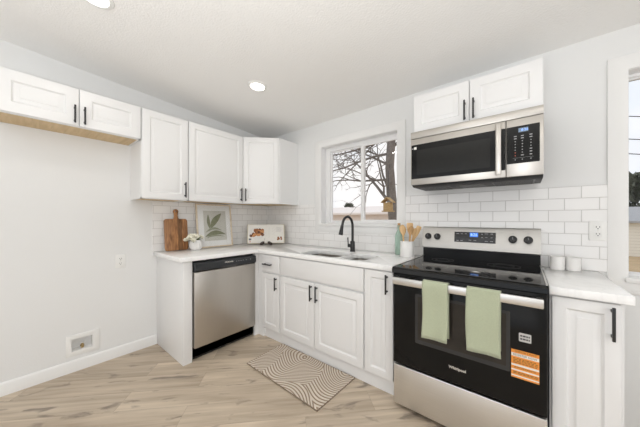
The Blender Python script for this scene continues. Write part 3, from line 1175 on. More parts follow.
# back guard
b = B(WIN)
rings = []
for u in (RX0 + 0.002, RX1 - 0.002):
    rings.append([(u, 0.012, 0.905), (u, 0.074, 0.905), (u, 0.074, 1.000), (u, 0.012, 1.000)])
b.rings(rings)
obj('lower_back_panel', b, 'doorglass', root, 'black gloss panel behind the burners')
b = B(WIN)
rings = []
for u in (RX0, RX1):
    rings.append([(u, 0.010, 0.998), (u, 0.098, 0.998), (u, 0.102, 1.004), (u, 0.074, 1.160), (u, 0.066, 1.170), (u, 0.010, 1.170)])
b.rings(rings)
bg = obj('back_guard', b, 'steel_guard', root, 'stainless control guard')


def GUARD(u, s, z):
    """Face of the sloped guard: z is height, s stands out from it."""
    w = 0.102 + (z - 1.004) * (0.074 - 0.102) / (1.160 - 1.004)
    return (u, -(w + s), z)


b = B(GUARD)
b.box(2.402, 2.668, 0.0, 0.002, 1.058, 1.136)
dp = obj('control_panel', b, 'blackglass', bg, 'black touch control panel')
bb = B(GUARD)
bb.box(2.506, 2.560, 0.002, 0.0026, 1.100, 1.132)
ob = obj('display', bb, 'led', bg, 'blue lit clock display')
text('display_digits', '8:26', 0.026, GUARD, 2.533, 0.0028, 1.116, 'led_digit', bg, bold=0.0004)
b = B(GUARD)
random.seed(3)
for u, z, l in ((2.425, 1.122, .018), (2.452, 1.122, .014), (2.480, 1.122, .012), (2.425, 1.070, .016), (2.452, 1.070, .016), (2.508, 1.075, .016), (2.540, 1.075, .018),
                (2.585, 1.122, .010), (2.585, 1.098, .010), (2.612, 1.126, .022), (2.645, 1.126, .014), (2.612, 1.099, .014), (2.643, 1.099, .012), (2.612, 1.072, .020), (2.643, 1.072, .018)):
    b = B(GUARD)
    b.box(u - l / 2, u + l / 2, 0.002, 0.0026, z - 0.0018, z + 0.0018)
    obj('button_mark', b, 'grey_letter', bg)
for u in (2.206, 2.276, 2.765, 2.848):
    b = B(GUARD)
    b.lathe([(0.025, 0.0), (0.0245, 0.008), (0.021, 0.010), (0.0195, 0.026), (0.017, 0.029), (0.0, 0.029)], (u, 0, 1.094), axis='y', n=24)
    b.box(u - 0.005, u + 0.005, 0.026, 0.034, 1.076, 1.112, 0.0015)
    kn = obj('knob', b, 'black', bg, 'round black burner knob')
    b = B(GUARD)
    b.box(u - 0.001, u + 0.001, 0.034, 0.0346, 1.095, 1.111)
    obj('knob_pointer', b, 'grey_letter', bg)
    b = B(GUARD)
    b.box(u - 0.006, u + 0.006, 0.0, 0.0005, 1.134, 1.138)
    obj('knob_mark', b, 'grey_letter', bg)
# oven door
b = B(WIN)
b.box(RX0 + 0.002, RX1 - 0.002, 0.657, 0.700, 0.302, 0.882, 0.004)
od = obj('oven_door', b, 'doorglass', root, 'black glass oven door')
b = B(WIN)
b.prism(rrect(2.302, 2.772, 0.468, 0.772, 0.006, 2), 0.7002, 0.7012)
obj('window_rim', b, 'ovenwindowrim', od)
b = B(WIN)
b.prism(rrect(2.318, 2.756, 0.492, 0.757, 0.004, 2), 0.7012, 0.7018)
obj('oven_window', b, 'ovenwindow', od, 'dark tinted oven window')
HW0, HW1, HZ0, HZ1 = 0.735, 0.753, 0.823, 0.868
b = B(WIN)
b.box(2.176, 2.896, HW0, HW1, HZ0, HZ1, 0.005)
for u in (2.190, 2.882):
    b.box(u - 0.012, u + 0.012, 0.698, HW0 + 0.004, HZ0 + 0.004, HZ1 - 0.004, 0.003)
obj('door_handle', b, 'handle_steel', od, 'flat stainless bar handle')
text('brand_lettering', 'Whirlpool', 0.0205, WIN, 2.535, 0.7005, 0.391, 'silver_letter', od, bold=0.0006)
# stickers
b = B(WIN)
b.prism(rrect(2.806, 2.853, 0.634, 0.676, 0.004, 3), 0.7003, 0.7008)
sk = obj('silver_sticker', b, 'silver_sticker', od, 'small silver rounded sticker')
b = B(WIN)
for z in (0.662, 0.647):
    for u0, u1 in ((2.811, 2.819), (2.821, 2.832), (2.834, 2.841), (2.843, 2.848)):
        b.box(u0, u1, 0.7008, 0.7012, z - 0.004, z + 0.004)
obj('sticker_print', b, 'slot', od)
b = B(WIN)
b.box(2.776, 2.882, 0.7003, 0.7010, 0.449, 0.588)
os_ = obj('orange_label', b, 'orange', od, 'orange and white printed registration label')
b = B(WIN)
for z0, z1 in ((0.555, 0.571), (0.508, 0.517), (0.485, 0.492), (0.457, 0.463)):
    b.box(2.7765, 2.8815, 0.7010, 0.7013, z0, z1)
obj('white_bands', b, 'white_ink', od)
text('label_heading', 'IMPORTANT', 0.013, WIN, 2.832, 0.7010, 0.580, 'brown_ink', od, depth=0.0004, sx=1.15)
text('label_heading', 'REGISTER NOW', 0.0145, WIN, 2.829, 0.7013, 0.563, 'brown_ink', od, depth=0.0004, sx=0.87)
text('label_heading', 'IMPORTANTE', 0.013, WIN, 2.829, 0.7010, 0.5005, 'brown_ink', od, depth=0.0004, sx=1.05)
random.seed(8)
for z in (0.545, 0.538, 0.531, 0.524, 0.478, 0.472):
    u = 2.784
    while u < 2.872:
        l = random.uniform(0.008, 0.018)
        b = B(WIN)
        b.box(u, min(u + l, 2.877), 0.7010, 0.7012, z - 0.0016, z + 0.0016)
        obj('printed_word', b, 'brown_ink', od)
        u += l + 0.003


# towels over the oven handle
def towel(u0, u1, zf, zb, label, seed):
    rnd = random.Random(seed)
    t = 0.006
    prof = []
    wf, wb = HW1 + 0.007, HW0 - 0.007
    n = 14
    for i in range(n + 1):
        z = zf + (HZ1 - 0.004 - zf) * i / n
        prof.append((wf + 0.003 * math.sin(i * 0.5 + seed), z))
    for a in (30, 60, 90, 120, 150):
        prof.append(((wf + wb) / 2 + (wf - wb) / 2 * math.cos(R(a)), HZ1 + 0.0075 * math.sin(R(a))))
    for i in range(9):
        prof.append((wb, HZ1 - 0.004 - (HZ1 - 0.004 - zb) * i / 8))
    b = B(WIN)
    nu = 16
    grid = []
    for k, (w, z) in enumerate(prof):
        row = []
        f = max(0.0, min(1.0, (HZ1 - z) / 0.3))
        front = k <= n
        for j in range(nu + 1):
            s = j / nu
            u = u0 + (u1 - u0) * s + (0.006 * f * math.sin(z * 9 + seed) if front else 0.003 + 0.002 * math.sin(z * 7))
            wav = 0.0035 * f * math.sin(s * 7 + seed * 1.7) if front else 0.0
            row.append((u, w + wav + (0.002 * f if front else 0), z + (0.004 * (s - 0.5) * f if front else 0)))
        grid.append(row)
    verts = [v for r in grid for v in r]
    m_ = nu + 1
    faces = [(i * m_ + j, i * m_ + j + 1, (i + 1) * m_ + j + 1, (i + 1) * m_ + j) for i in range(len(grid) - 1) for j in range(nu)]
    b._add(verts, faces)
    o = obj('dish_towel', b, 'towel', smooth=80)
    md = o.modifiers.new('thick', 'SOLIDIFY')
    md.thickness = 0.006
    md.offset = 0.0
    return tag(o, label, 'towel', 'sage green dish towels')


towel(2.362, 2.498, 0.545, 0.56, 'sage green terry towel over the oven handle, the one by the utensil crock end', 1)
towel(2.588, 2.735, 0.545, 0.57, 'sage green terry towel over the oven handle, the one next to the orange label', 4)

# ---------------------------------------------------------------- microwave
MU0, MU1, MB, MT, MF = 2.160, 2.913, 1.4917, 1.888, 0.374
root = thing('microwave', 'stainless over-the-range microwave with black door glass under the short cabinet', 'microwave', (2.54, 0.0, MB))
b = B(WIN)
rings = []
for u in (MU0 + 0.001, MU1 - 0.001):
    rings.append([(u, TT + 0.002, MB - 0.012), (u, MF - 0.05, MB - 0.012), (u, MF - 0.018, MB + 0.008), (u, MF - 0.018, MT), (u, TT + 0.002, MT)])
b.rings(rings)
hs = obj('housing', b, 'black', root, 'black metal housing')
b = B(WIN)
b.box(MU0, MU1, MF - 0.017, MF, 1.838, MT, 0.002)
obj('top_vent_strip', b, 'steel_mw', root, 'stainless strip over the door')
b = B(WIN)
b.prism(rect(MU0, 2.739, MB, 1.835), MF - 0.017, MF, bev=0.0025)
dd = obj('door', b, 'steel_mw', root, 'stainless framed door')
b = B(WIN)
b.prism(rrect(2.166, 2.738, 1.535, 1.790, 0.004, 2), MF + 0.0002, MF + 0.0015)
obj('door_glass', b, 'doorglass', dd, 'black door glass')
b = B(WIN)
b.prism(rrect(2.205, 2.660, 1.562, 1.748, 0.006, 2), MF + 0.0015, MF + 0.002)
obj('screen_window', b, 'micwindow', dd)
b = B(WIN)
b.box(2.690, 2.719, MF + 0.030, MF + 0.043, 1.503, 1.818, 0.005)
for z in (1.535, 1.790):
    b.box(2.697, 2.711, MF, MF + 0.034, z - 0.012, z + 0.012, 0.002)
obj('handle', b, 'steel_mw', dd, 'upright stainless bar handle')
b = B(WIN)
b.box(2.186, 2.204, MF + 0.0015, MF + 0.0022, 1.755, 1.773)
obj('white_tag', b, 'white_ink', dd, 'small white tag on the glass')
b = B(WIN)
b.box(2.170, 2.183, MF + 0.0015, MF + 0.0021, 1.760, 1.766)
obj('grey_tag', b, 'grey_letter', dd)
b = B(WIN)
b.prism(rect(2.742, MU1, MB, 1.835), MF - 0.017, MF, bev=0.0025)
cs = obj('control_section', b, 'steel_mw', root, 'stainless control section')
b = B(WIN)
b.prism(rrect(2.744, 2.896, 1.568, 1.790, 0.004, 2), MF + 0.0002, MF + 0.0015)
obj('control_panel', b, 'doorglass', cs, 'black touch control panel')
b = B(WIN)
b.box(2.800, 2.845, MF + 0.0015, MF + 0.002, 1.752, 1.776)
obj('display', b, 'lcd', cs, 'small grey and blue display')
text('display_digits', '8:26', 0.019, WIN, 2.829, MF + 0.0021, 1.764, 'lcd_digit', cs, bold=0.0003)
for i, z in enumerate((1.730, 1.716, 1.699, 1.682, 1.665, 1.648, 1.632, 1.615, 1.590)):
    for k, u in enumerate((2.785, 2.818, 2.857)):
        wd = (0.013 if i < 2 else 0.005) + (0.006 if k == 2 and i in (5, 6, 7) else 0)
        if k == 1 and i in (7,):
            wd = 0.013
        b = B(WIN)
        b.box(u - wd / 2, u + wd / 2, MF + 0.0015, MF + 0.002, z - 0.0025, z + 0.0025)
        obj('button_mark', b, 'red_letter' if k == 0 and i in (6, 7) else 'grey_letter', cs)
b = B(WIN)
b.box(2.775, 2.868, MF + 0.0015, MF + 0.002, 1.600, 1.6008)
obj('divider_line', b, 'grey_letter', cs)
for u0, u1 in ((2.20, 2.40), (2.66, 2.88)):
    b = B(WIN)
    b.box(u0, u1, 0.05, 0.28, MB - 0.0165, MB - 0.0122)
    k = 0
    w = 0.062
    while w < 0.27:
        b.box(u0 + 0.01, u1 - 0.01, w, w + 0.006, MB - 0.019, MB - 0.0163)
        w += 0.014
    obj('grease_filter', b, 'darkgrey', hs)
b = B(WIN)
b.box(2.46, 2.61, 0.06, 0.26, MB - 0.0165, MB - 0.0122, 0.001)
obj('lamp_cover', b, 'darkgrey', hs)

# ---------------------------------------------------------------- things on the counter
# cutting board leaning on the tile


def lean(T, w0, z0, deg):
    c, s = math.cos(R(deg)), math.sin(R(deg))

    def f(u, w, z):
        dw, dz = w - w0, z - z0
        return T(u, w0 + dw * c - dz * s, z0 + dz * c + dw * s)
    return f


TB = lean(LEFT, 0.075, CT, 6.5)
u0, u1 = -1.338, -1.120
uc = (u0 + u1) / 2 + 0.003
ol = []
zt = CT + 0.322
body = rrect(u0, u1, CT, zt, 0.022, 5)
ol = [p for p in body]
# splice the handle into the top edge
top = [(uc + 0.026, zt), (uc + 0.019, zt + 0.012), (uc + 0.016, zt + 0.035), (uc + 0.019, zt + 0.06)]
for i in range(9):
    a = R(-10 + 200 * i / 8)
    top.append((uc + 0.024 * math.cos(a), zt + 0.078 + 0.024 * math.sin(a)))
top += [(uc - 0.019, zt + 0.06), (uc - 0.016, zt + 0.035), (uc - 0.019, zt + 0.012), (uc - 0.026, zt)]
ol = body[:6] + top + body[6:]
hl = [(uc + 0.007 * math.cos(2 * PI * i / 10), zt + 0.078 + 0.007 * math.sin(2 * PI * i / 10)) for i in range(10)]
b = B(TB)
b.prism(ol, 0.075, 0.097, holes=[hl], bev=0.003)
tag(obj('cutting_board', b, 'board'), 'brown wooden cutting board with short handle leaning on the tile', 'cutting board')

# framed leaf print
TF = lean(LEFT, 0.085, CT, 7.0)
F0, F1, FZ0, FZ1 = -1.025, -0.606, CT, CT + 0.492
root = thing('framed_print', 'pale wood framed print of olive leaves leaning on the tile beside the flower pot', 'picture', (0.085, (F0 + F1) / 2, CT))
b = B(TF)
b.prism(rect(F0, F1, FZ0, FZ1), 0.085, 0.105, holes=[rect(F0 + 0.014, F1 - 0.014, FZ0 + 0.014, FZ1 - 0.014)], bev=0.0015)
obj('frame', b, 'framewood', root, 'pale wooden frame')
b = B(TF)
b.box(F0 + 0.013, F1 - 0.013, 0.086, 0.093, FZ0 + 0.013, FZ1 - 0.013)
obj('mat_board', b, 'matboard', root, 'white mat board')
A0, A1, AZ0, AZ1 = F0 + 0.082, F1 - 0.070, FZ0 + 0.075, FZ1 - 0.075
b = B(TF)
b.box(A0, A1, 0.093, 0.0936, AZ0, AZ1)
pr = obj('art_print', b, 'printpaper', root, 'beige print with olive leaves')


def leafshape(b, p0, p1, wid, bend, w):
    p0, p1 = Vector(p0), Vector(p1)
    d = p1 - p0
    nrm = Vector((-d.y, d.x)).normalized()
    L, Rr = [], []
    for i in range(13):
        s = i / 12
        c = p0 + d * s + nrm * bend * math.sin(PI * s)
        hw = wid * math.sin(PI * s ** 0.9) ** 0.8 if 0 < s < 1 else 0.0008
        L.append(tuple(c + nrm * hw))
        Rr.append(tuple(c - nrm * hw))
    b.prism(L + Rr[::-1], w, w + 0.0005)


aw, ah = A1 - A0, AZ1 - AZ0


def art(s, t):
    return (A0 + aw * s, AZ0 + ah * t)


for p0, p1, wd, bend, m_ in ((art(.25, .40), art(.20, .88), 0.018, 0.005, 'sage'), (art(.28, .42), art(.80, .92), 0.033, 0.010, 'sage'),
                             (art(.06, .28), art(.78, .33), 0.014, 0.035, 'sage_light'), (art(.04, .14), art(.96, .19), 0.025, 0.035, 'sage'),
                             (art(.08, .10), art(.90, .12), 0.010, 0.020, 'sage_light')):
    b = B(TF)
    leafshape(b, p0, p1, wd, bend, 0.0936)
    obj('printed_leaf', b, m_, pr)
b = B(TF)
b.tube([(*art(.25, .42)[:1], 0.0938, art(.25, .42)[1]), (art(.24, .25)[0], 0.0938, art(.24, .25)[1]), (art(.15, .08)[0], 0.0938, art(.15, .08)[1])], 0.0012, 6)
obj('printed_stem', b, 'sage', pr)
b = B(TF)
b.box(F0 + 0.0135, F1 - 0.0135, 0.097, 0.099, FZ0 + 0.0135, FZ1 - 0.0135)
obj('picture_glass', b, 'glass', root)

# flower pot
PX, PY = 0.170, -1.078
root = thing('flower_pot', 'small ribbed white pot of cream flowers in front of the cutting board', 'flower pot', (PX, PY, CT))
b = B()
rings = []
prof = [(0.034, 0.0), (0.043, 0.006), (0.050, 0.03), (0.052, 0.05), (0.048, 0.078), (0.043, 0.092), (0.040, 0.092), (0.044, 0.075), (0.0, 0.070)]
for r, h in prof:
    r, h = r * 1.18, h * 1.12
    ring = []
    for j in range(64):
        a = 2 * PI * j / 64
        rr = r * (1 + (0.03 * (1 if j % 4 < 2 else -1) if 0.01 < h < 0.09 and r > 0.045 else 0))
        ring.append((PX + rr * math.cos(a), PY + rr * math.sin(a), CT + h))
    rings.append(ring)
b.rings(rings, True, False)
obj('pot', b, 'ceramic', root, 'ribbed white ceramic pot')
random.seed(5)


def flower(c, r, tilt):
    b = B()
    M4 = Matrix.Translation(c) @ Matrix.Rotation(tilt[0], 4, 'X') @ Matrix.Rotation(tilt[1], 4, 'Y')
    for layer, (k, rr, el) in enumerate(((6, r, 15), (5, r * 0.75, 40), (4, r * 0.5, 65))):
        for i in range(k):
            a = 2 * PI * i / k + layer * 0.5
            ring0, ring1, ring2 = [], [], []
            ca, sa = math.cos(a), math.sin(a)
            ce, se = math.cos(R(el)), math.sin(R(el))
            strip = []
            for s, wd in ((0.05, 0.15), (0.4, 0.42), (0.75, 0.48), (1.0, 0.2)):
                for side in (-1, 1):
                    d = rr * s * ce
                    hgt = rr * s * se + 0.15 * rr * s * s
                    q = side * wd * rr
                    strip.append(M4 @ Vector((ca * d - sa * q, sa * d + ca * q, hgt)))
            b._add([tuple(v) for v in strip], [(0, 1, 3, 2), (2, 3, 5, 4), (4, 5, 7, 6)])
    return obj('flower', b, 'petal', root, smooth=60)


for dx, dy, dz, r in ((0.02, -0.045, 0.118, 0.030), (0.03, -0.010, 0.128, 0.033), (-0.02, -0.02, 0.135, 0.030), (0.03, 0.035, 0.122, 0.026), (0.0, -0.065, 0.10, 0.024), (0.045, -0.03, 0.10, 0.024), (-0.01, 0.055, 0.112, 0.024)):
    flower(Vector((PX + dx * 1.25, PY + dy * 1.3 - 0.012, CT + dz * 1.06)), r * 1.15, (-dy * 8, dx * 8 + 0.5))


def leafmesh(p0, p1, wid):
    p0, p1 = Vector(p0), Vector(p1)
    d = p1 - p0
    s = d.cross(Vector((0, 0, 1))).normalized()
    b = B()
    vs, fs = [], []
    for i in range(7):
        t = i / 6
        c = p0 + d * t + Vector((0, 0, 0.012 * math.sin(PI * t)))
        hw = wid * math.sin(PI * min(0.97, max(0.06, t)))
        vs += [tuple(c - s * hw), tuple(c + Vector((0, 0, -0.003))), tuple(c + s * hw)]
    for i in range(6):
        for j in range(2):
            fs.append((i * 3 + j, i * 3 + j + 1, (i + 1) * 3 + j + 1, (i + 1) * 3 + j))
    b._add(vs, fs)
    o = obj('leaf', b, 'leaf', root, smooth=80)
    return o


for e in ((0.06, 0.03, 0.135), (0.05, 0.05, 0.115), (0.02, -0.10, 0.095), (0.03, 0.02, 0.15), (-0.03, 0.07, 0.13), (0.07, -0.06, 0.085)):
    leafmesh((PX, PY, CT + 0.085), (PX + e[0], PY + e[1], CT + e[2]), 0.016)

# cookbook on a small easel, turned to the room
BC = Vector((0.325, -0.285, CT))
BU = Vector((0.62, 0.785, 0)).normalized()          # along the page, away towards the window wall
BW = Vector((BU.y, -BU.x, 0))                       # out into the room


def BOOKB(u, w, z):
    p = BC + BU * u + BW * w
    return (p.x, p.y, z)


BOOK = lean(BOOKB, 0.0, CT + 0.018, 14)
root = thing('book_stand', 'small dark iron book easel holding the cookbook in the corner', 'stand', tuple(BC))
b = B(BOOKB)
b.tube([(-0.047, -0.10, CT + 0.006), (-0.047, 0.02, CT + 0.008), (-0.05, 0.055, CT + 0.008)], 0.006, 8)
b.tube([(0.047, -0.10, CT + 0.006), (0.047, 0.02, CT + 0.008), (0.05, 0.055, CT + 0.007)], 0.006, 8)
b.tube([(-0.047, -0.10, CT + 0.006), (0.0, -0.10, CT + 0.02), (0.047, -0.10, CT + 0.006)], 0.005, 8)
b.tube([(0, -0.10, CT + 0.02), (0, -0.085, CT + 0.17)], 0.005, 8)
obj('easel_frame', b, 'black', root)
for s in (-1, 1):
    b = B(BOOKB)
    b.tube([(s * 0.028, 0.030, CT + 0.034), (s * 0.036, 0.045, CT + 0.030), (s * 0.052, 0.058, CT + 0.0195), (s * 0.072, 0.064, CT + 0.013)], [0.011, 0.018, 0.018, 0.011], 10)
    obj('claw_foot', b, 'darkbrown', root, 'dark scrolled foot')
root = thing('cookbook', 'open cookbook with a food photo page, standing on the dark easel in the corner', 'book', tuple(BC))
BH, BWD = 0.232, 0.222


def page_w(u):
    """gentle swell of the open pages"""
    s = abs(u) / BWD
    return 0.006 + 0.020 * math.sin(PI * min(1, s * 1.15 + 0.02)) * (1 - 0.6 * s)


for s, nm in ((-1, 'photo_page'), (1, 'text_page')):
    b = B(BOOK)
    rings = []
    for i in range(11):
        u = s * BWD * i / 10
        w = page_w(u)
        z0, z1 = CT + 0.020, CT + 0.020 + BH
        rings.append([(u, 0.004, z0), (u, w, z0), (u, w, z1), (u, 0.004, z1)])
    b.rings(rings)
    pg = obj(nm, b, 'paper', root)

    def PAGE(u, w, z, s=s):
        return BOOK(u, page_w(u) + w, z)
    if s < 0:
        b = B(PAGE)
        b.lathe([(0.0, 0.0008), (0.03, 0.0008), (0.06, 0.0008), (0.08, 0.0008), (0.098, 0.0008), (0.098, 0.0)], (-0.112, 0, CT + 0.142), axis='y', n=28, sy=0.80)
        obj('printed_plate', b, 'plate', pg)
        b = B(PAGE)
        rr = random.Random(2)
        for i in range(40):
            b.mi = i % 3
            b.lathe([(0.0, 0.0018 + 0.00005 * i), (0.010, 0.0018 + 0.00005 * i), (0.018, 0.0016 + 0.00005 * i), (0.019, 0.0006)], (-0.112 + rr.uniform(-0.075, 0.075), 0, CT + 0.148 + rr.uniform(-0.036, 0.036)), axis='y', n=12)
        obj('printed_food', b, ['food', 'food_dark', 'food_light'], pg)
        b = B(PAGE)
        b.box(-0.20, -0.02, 0.0, 0.0006, CT + 0.030, CT + 0.052)
        obj('printed_cloth', b, 'pink', pg)
        b = B(PAGE)
        b.box(-0.21, -0.015, 0.0, 0.0009, CT + 0.058, CT + 0.080)
        obj('printed_tray', b, 'bluegrey', pg)
    else:
        b = B(PAGE)
        for i in range(13):
            z = CT + 0.218 - i * 0.0115
            b.box(0.035, 0.105 - 0.01 * (i % 3), 0.0, 0.0005, z - 0.0012, z + 0.0012)
            if i < 6:
                b.box(0.120, 0.195 - 0.012 * (i % 2), 0.0, 0.0005, z - 0.0012, z + 0.0012)
        obj('printed_text', b, 'ink', pg)
        b = B(PAGE)
        for u, z in ((0.150, 0.085), (0.160, 0.070), (0.185, 0.088), (0.190, 0.066), (0.145, 0.062)):
            b.lathe([(0.0, 0.0009), (0.012, 0.0009), (0.012, 0.0)], (u, 0, CT + z), axis='y', n=10)
        obj('printed_food', b, 'food', pg)
b = B(BOOK)
b.box(-BWD - 0.004, BWD + 0.006, 0.0, 0.0035, CT + 0.016, CT + 0.020 + BH + 0.004)
obj('cover', b, 'paperedge', root, 'tan cover edge')

# green bottle, utensil crock, wooden spoons
BX, BY = 1.950, -0.075
b = B()
root = thing('glass_bottle', 'pale green glass bottle behind the white utensil crock', 'bottle', (BX, BY, CT))
b.lathe([(0.0, 0.0), (0.033, 0.0), (0.036, 0.006), (0.036, 0.165), (0.030, 0.19), (0.018, 0.215), (0.0145, 0.225), (0.0145, 0.255), (0.017, 0.257), (0.017, 0.265),
         (0.011, 0.265), (0.011, 0.226), (0.026, 0.19), (0.032, 0.165), (0.032, 0.008), (0.0, 0.006)], (BX, BY, CT), n=24)
obj('bottle_body', b, 'bottleglass', root)
b = B()
b.lathe([(0.0, 0.245), (0.0105, 0.245), (0.0125, 0.266), (0.013, 0.283), (0.0, 0.284)], (BX, BY, CT), n=16)
obj('stopper', b, 'spoonwood_dark', root, 'brown cork stopper')
CX, CY = 2.057, -0.165
b = B()
b.lathe([(0.0, 0.0), (0.054, 0.0), (0.057, 0.004), (0.057, 0.132), (0.055, 0.135), (0.053, 0.132), (0.053, 0.008), (0.0, 0.008)], (CX, CY, CT), n=36)
tag(obj('utensil_crock', b, 'ceramic'), 'white cylinder crock full of wooden spoons beside the range', 'crock')


def utensil(name, base, tip, headw, headl, m_, label, spoon=True):
    base, tip = Vector(base), Vector(tip)
    d = (tip - base).normalized()
    side = d.cross(Vector((0.62, -0.78, 0))).normalized()
    nrm = side.cross(d).normalized()
    L = (tip - base).length
    b = B()
    rings = []
    prof = [(0.0, 0.0045, 0.0045), (L - headl, 0.0055, 0.0045), (L - headl * 0.85, headw * 0.45, 0.004), (L - headl * 0.6, headw * 0.85, 0.0035), (L - headl * 0.35, headw, 0.0035),
            (L - headl * 0.12, headw * (0.75 if spoon else 1.0), 0.003), (L, headw * (0.25 if spoon else 0.85), 0.002)]
    for t, a, c in prof:
        o = base + d * t
        if spoon and t > L - headl:
            o = o - nrm * 0.006 * math.sin(PI * (t - L + headl) / headl)
        rings.append([tuple(o + side * a * math.cos(2 * PI * j / 12) + nrm * c * math.sin(2 * PI * j / 12)) for j in range(12)])
    b.rings(rings)
    return tag(obj(name, b, m_, smooth=60), label, 'utensil', 'wooden utensils in the crock')


zc = CT + 0.012
utensil('wooden_spoon', (CX - 0.030, CY + 0.012, zc), (CX - 0.048, CY + 0.014, CT + 0.272), 0.027, 0.085, 'spoonwood', 'wooden spoon at the bottle side of the crock')
utensil('wooden_spoon', (CX - 0.010, CY - 0.038, zc), (CX - 0.020, CY - 0.040, CT + 0.262), 0.027, 0.085, 'spoonwood', 'wooden spoon standing foremost in the crock, second from the bottle')
utensil('wooden_spatula', (CX + 0.002, CY + 0.034, zc), (CX + 0.010, CY + 0.038, CT + 0.288), 0.028, 0.10, 'spoonwood', 'upright flat wooden spatula in the middle of the crock', False)
utensil('wooden_spoon', (CX + 0.016, CY - 0.022, zc), (CX + 0.050, CY - 0.034, CT + 0.262), 0.023, 0.08, 'spoonwood_dark', 'brown wooden spoon leaning behind the long spatula in the crock')
utensil('wooden_spatula', (CX - 0.006, CY + 0.016, zc), (CX + 0.094, CY + 0.024, CT + 0.262), 0.021, 0.13, 'spoonwood', 'long wooden spatula leaning out over the range', False)

utensil('wooden_spoon', (CX + 0.006, CY - 0.002, zc), (CX + 0.070, CY + 0.000, CT + 0.245), 0.019, 0.08, 'spoonwood', 'short wooden spoon between the long spatula and the brown spoon in the crock')

# two white cups against the tile
for x, y, lab in ((2.990, -0.085, 'small white ceramic cup against the tile, the one touching the range guard side'), (3.064, -0.075, 'small white ceramic cup against the tile, the one below the outlet')):
    b = B()
    b.lathe([(0.0, 0.0), (0.030, 0.0), (0.034, 0.004), (0.034, 0.082), (0.032, 0.084), (0.030, 0.082), (0.030, 0.008), (0.0, 0.008)], (x, y, CT), n=28)
    tag(obj('ceramic_cup', b, 'ceramic'), lab, 'cup', 'white cups beside the range')


# ---------------------------------------------------------------- outlets and the water box
def outlet(T, u, z, w, loc, label):
    root = thing('wall_outlet', label, 'power outlet', loc, 'white duplex outlets')
    b = B(T)
    b.prism(rrect(u - 0.038, u + 0.038, z - 0.060, z + 0.060, 0.006, 3), w + 0.0003, w + 0.006, bev=0.0015)
    obj('cover_plate', b, 'plasticwhite', root)
    for s in (-1, 1):
        zc = z + s * 0.021
        b = B(T)
        b.prism(rrect(u - 0.017, u + 0.017, zc - 0.0155, zc + 0.0155, 0.008, 4), w + 0.006, w + 0.0085)
        rc = obj('receptacle', b, 'plasticwhite', root)
        b = B(T)
        for du in (-0.007, 0.007):
            b.box(u + du - 0.0015, u + du + 0.0015, w + 0.0085, w + 0.0089, zc - 0.001, zc + 0.008)
        b.lathe([(0.0, 0.0004), (0.003, 0.0004), (0.003, 0.0)], (u, w + 0.0085, zc - 0.008), axis='y', n=10)
        obj('socket_slots', b, 'slot', rc)
    b = B(T)
    b.lathe([(0.0, 0.001), (0.0025, 0.001), (0.003, 0.0)], (u, w + 0.006, z), axis='y', n=10)
    obj('cover_screw', b, 'silver_letter', root)


outlet(LEFT, -1.672, 0.855, 0.0, (0.0, -1.672, 0.855), 'white duplex outlet on the bare painted wall beside the counter end')
outlet(WIN, 3.176, 1.163, TT, (3.176, 0.0, 1.163), 'white duplex outlet on the tile over the short counter')

root = thing('water_outlet_box', 'white recessed ice-maker water box low on the painted wall', 'water box', (0.0, -1.924, 0.21))
o0, o1, z0, z1 = BOX_OPEN
b = B(LEFT)
b.prism(rect(o0 - 0.030, o1 + 0.040, z0 - 0.032, z1 + 0.034), 0.0003, 0.006, holes=[rect(o0 + 0.003, o1 - 0.003, z0 + 0.003, z1 - 0.003)], bev=0.001)
obj('face_flange', b, 'plasticwhite', root)
b = B(LEFT)
t_ = 0.003
b.box(o0 + 0.001, o1 - 0.001, -0.075, -0.072, z0 + 0.001, z1 - 0.001)
b.box(o0 + 0.001, o0 + 0.004, -0.072, 0.0, z0 + 0.001, z1 - 0.001)
b.box(o1 - 0.004, o1 - 0.001, -0.072, 0.0, z0 + 0.001, z1 - 0.001)
b.box(o0 + 0.004, o1 - 0.004, -0.072, 0.0, z0 + 0.001, z0 + 0.004)
b.box(o0 + 0.004, o1 - 0.004, -0.072, 0.0, z1 - 0.004, z1 - 0.001)
obj('recess_box', b, 'recess', root, 'grey recessed box')
b = B(LEFT)
uc = (o0 + o1) / 2 + 0.004
b.lathe([(0.010, 0.004), (0.010, 0.018), (0.013, 0.018), (0.013, 0.030), (0.008, 0.031), (0.008, 0.042)], (uc, -0.035, z0), n=14)
b.tube([(uc, -0.035, z0 + 0.030), (uc, -0.010, z0 + 0.030)], 0.007, 10)
obj('valve', b, 'brass', root, 'brass water valve')
b = B(LEFT)
b.box(uc - 0.014, uc + 0.014, -0.043, -0.027, z0 + 0.042, z0 + 0.050, 0.002)
obj('valve_handle', b, 'plasticwhite', root)

# ---------------------------------------------------------------- rug
b = B()
q = [(1.000, -1.025), (1.800, -1.050), (1.812, -0.612), (0.985, -0.606)]
b.rings([[(x, y, 0.0005) for x, y in q], [(x, y, 0.009) for x, y in q]])
rg = thing('kitchen_rug', 'cream and tan wavy line kitchen rug on the floor before the sink', 'rug', (1.4, -0.82, 0.0))
obj('rug_pile', b, 'rug', rg)
b = B()
b.tube([(x, y, 0.006) for x, y in q + [q[0]]], 0.0038, 8)
obj('bound_edge', b, 'rugedge', rg, 'dark bound edge')

# ---------------------------------------------------------------- outdoors
b = B()
b.box(-60, 80, 0.3, 90, -1.12, -1.0)
struct('ground', b, 'ground')
b = B()
b.box(-2.0, 7.0, 0.14, 0.46, 2.20, 2.34)
struct('roof_eave', b, 'soffit')


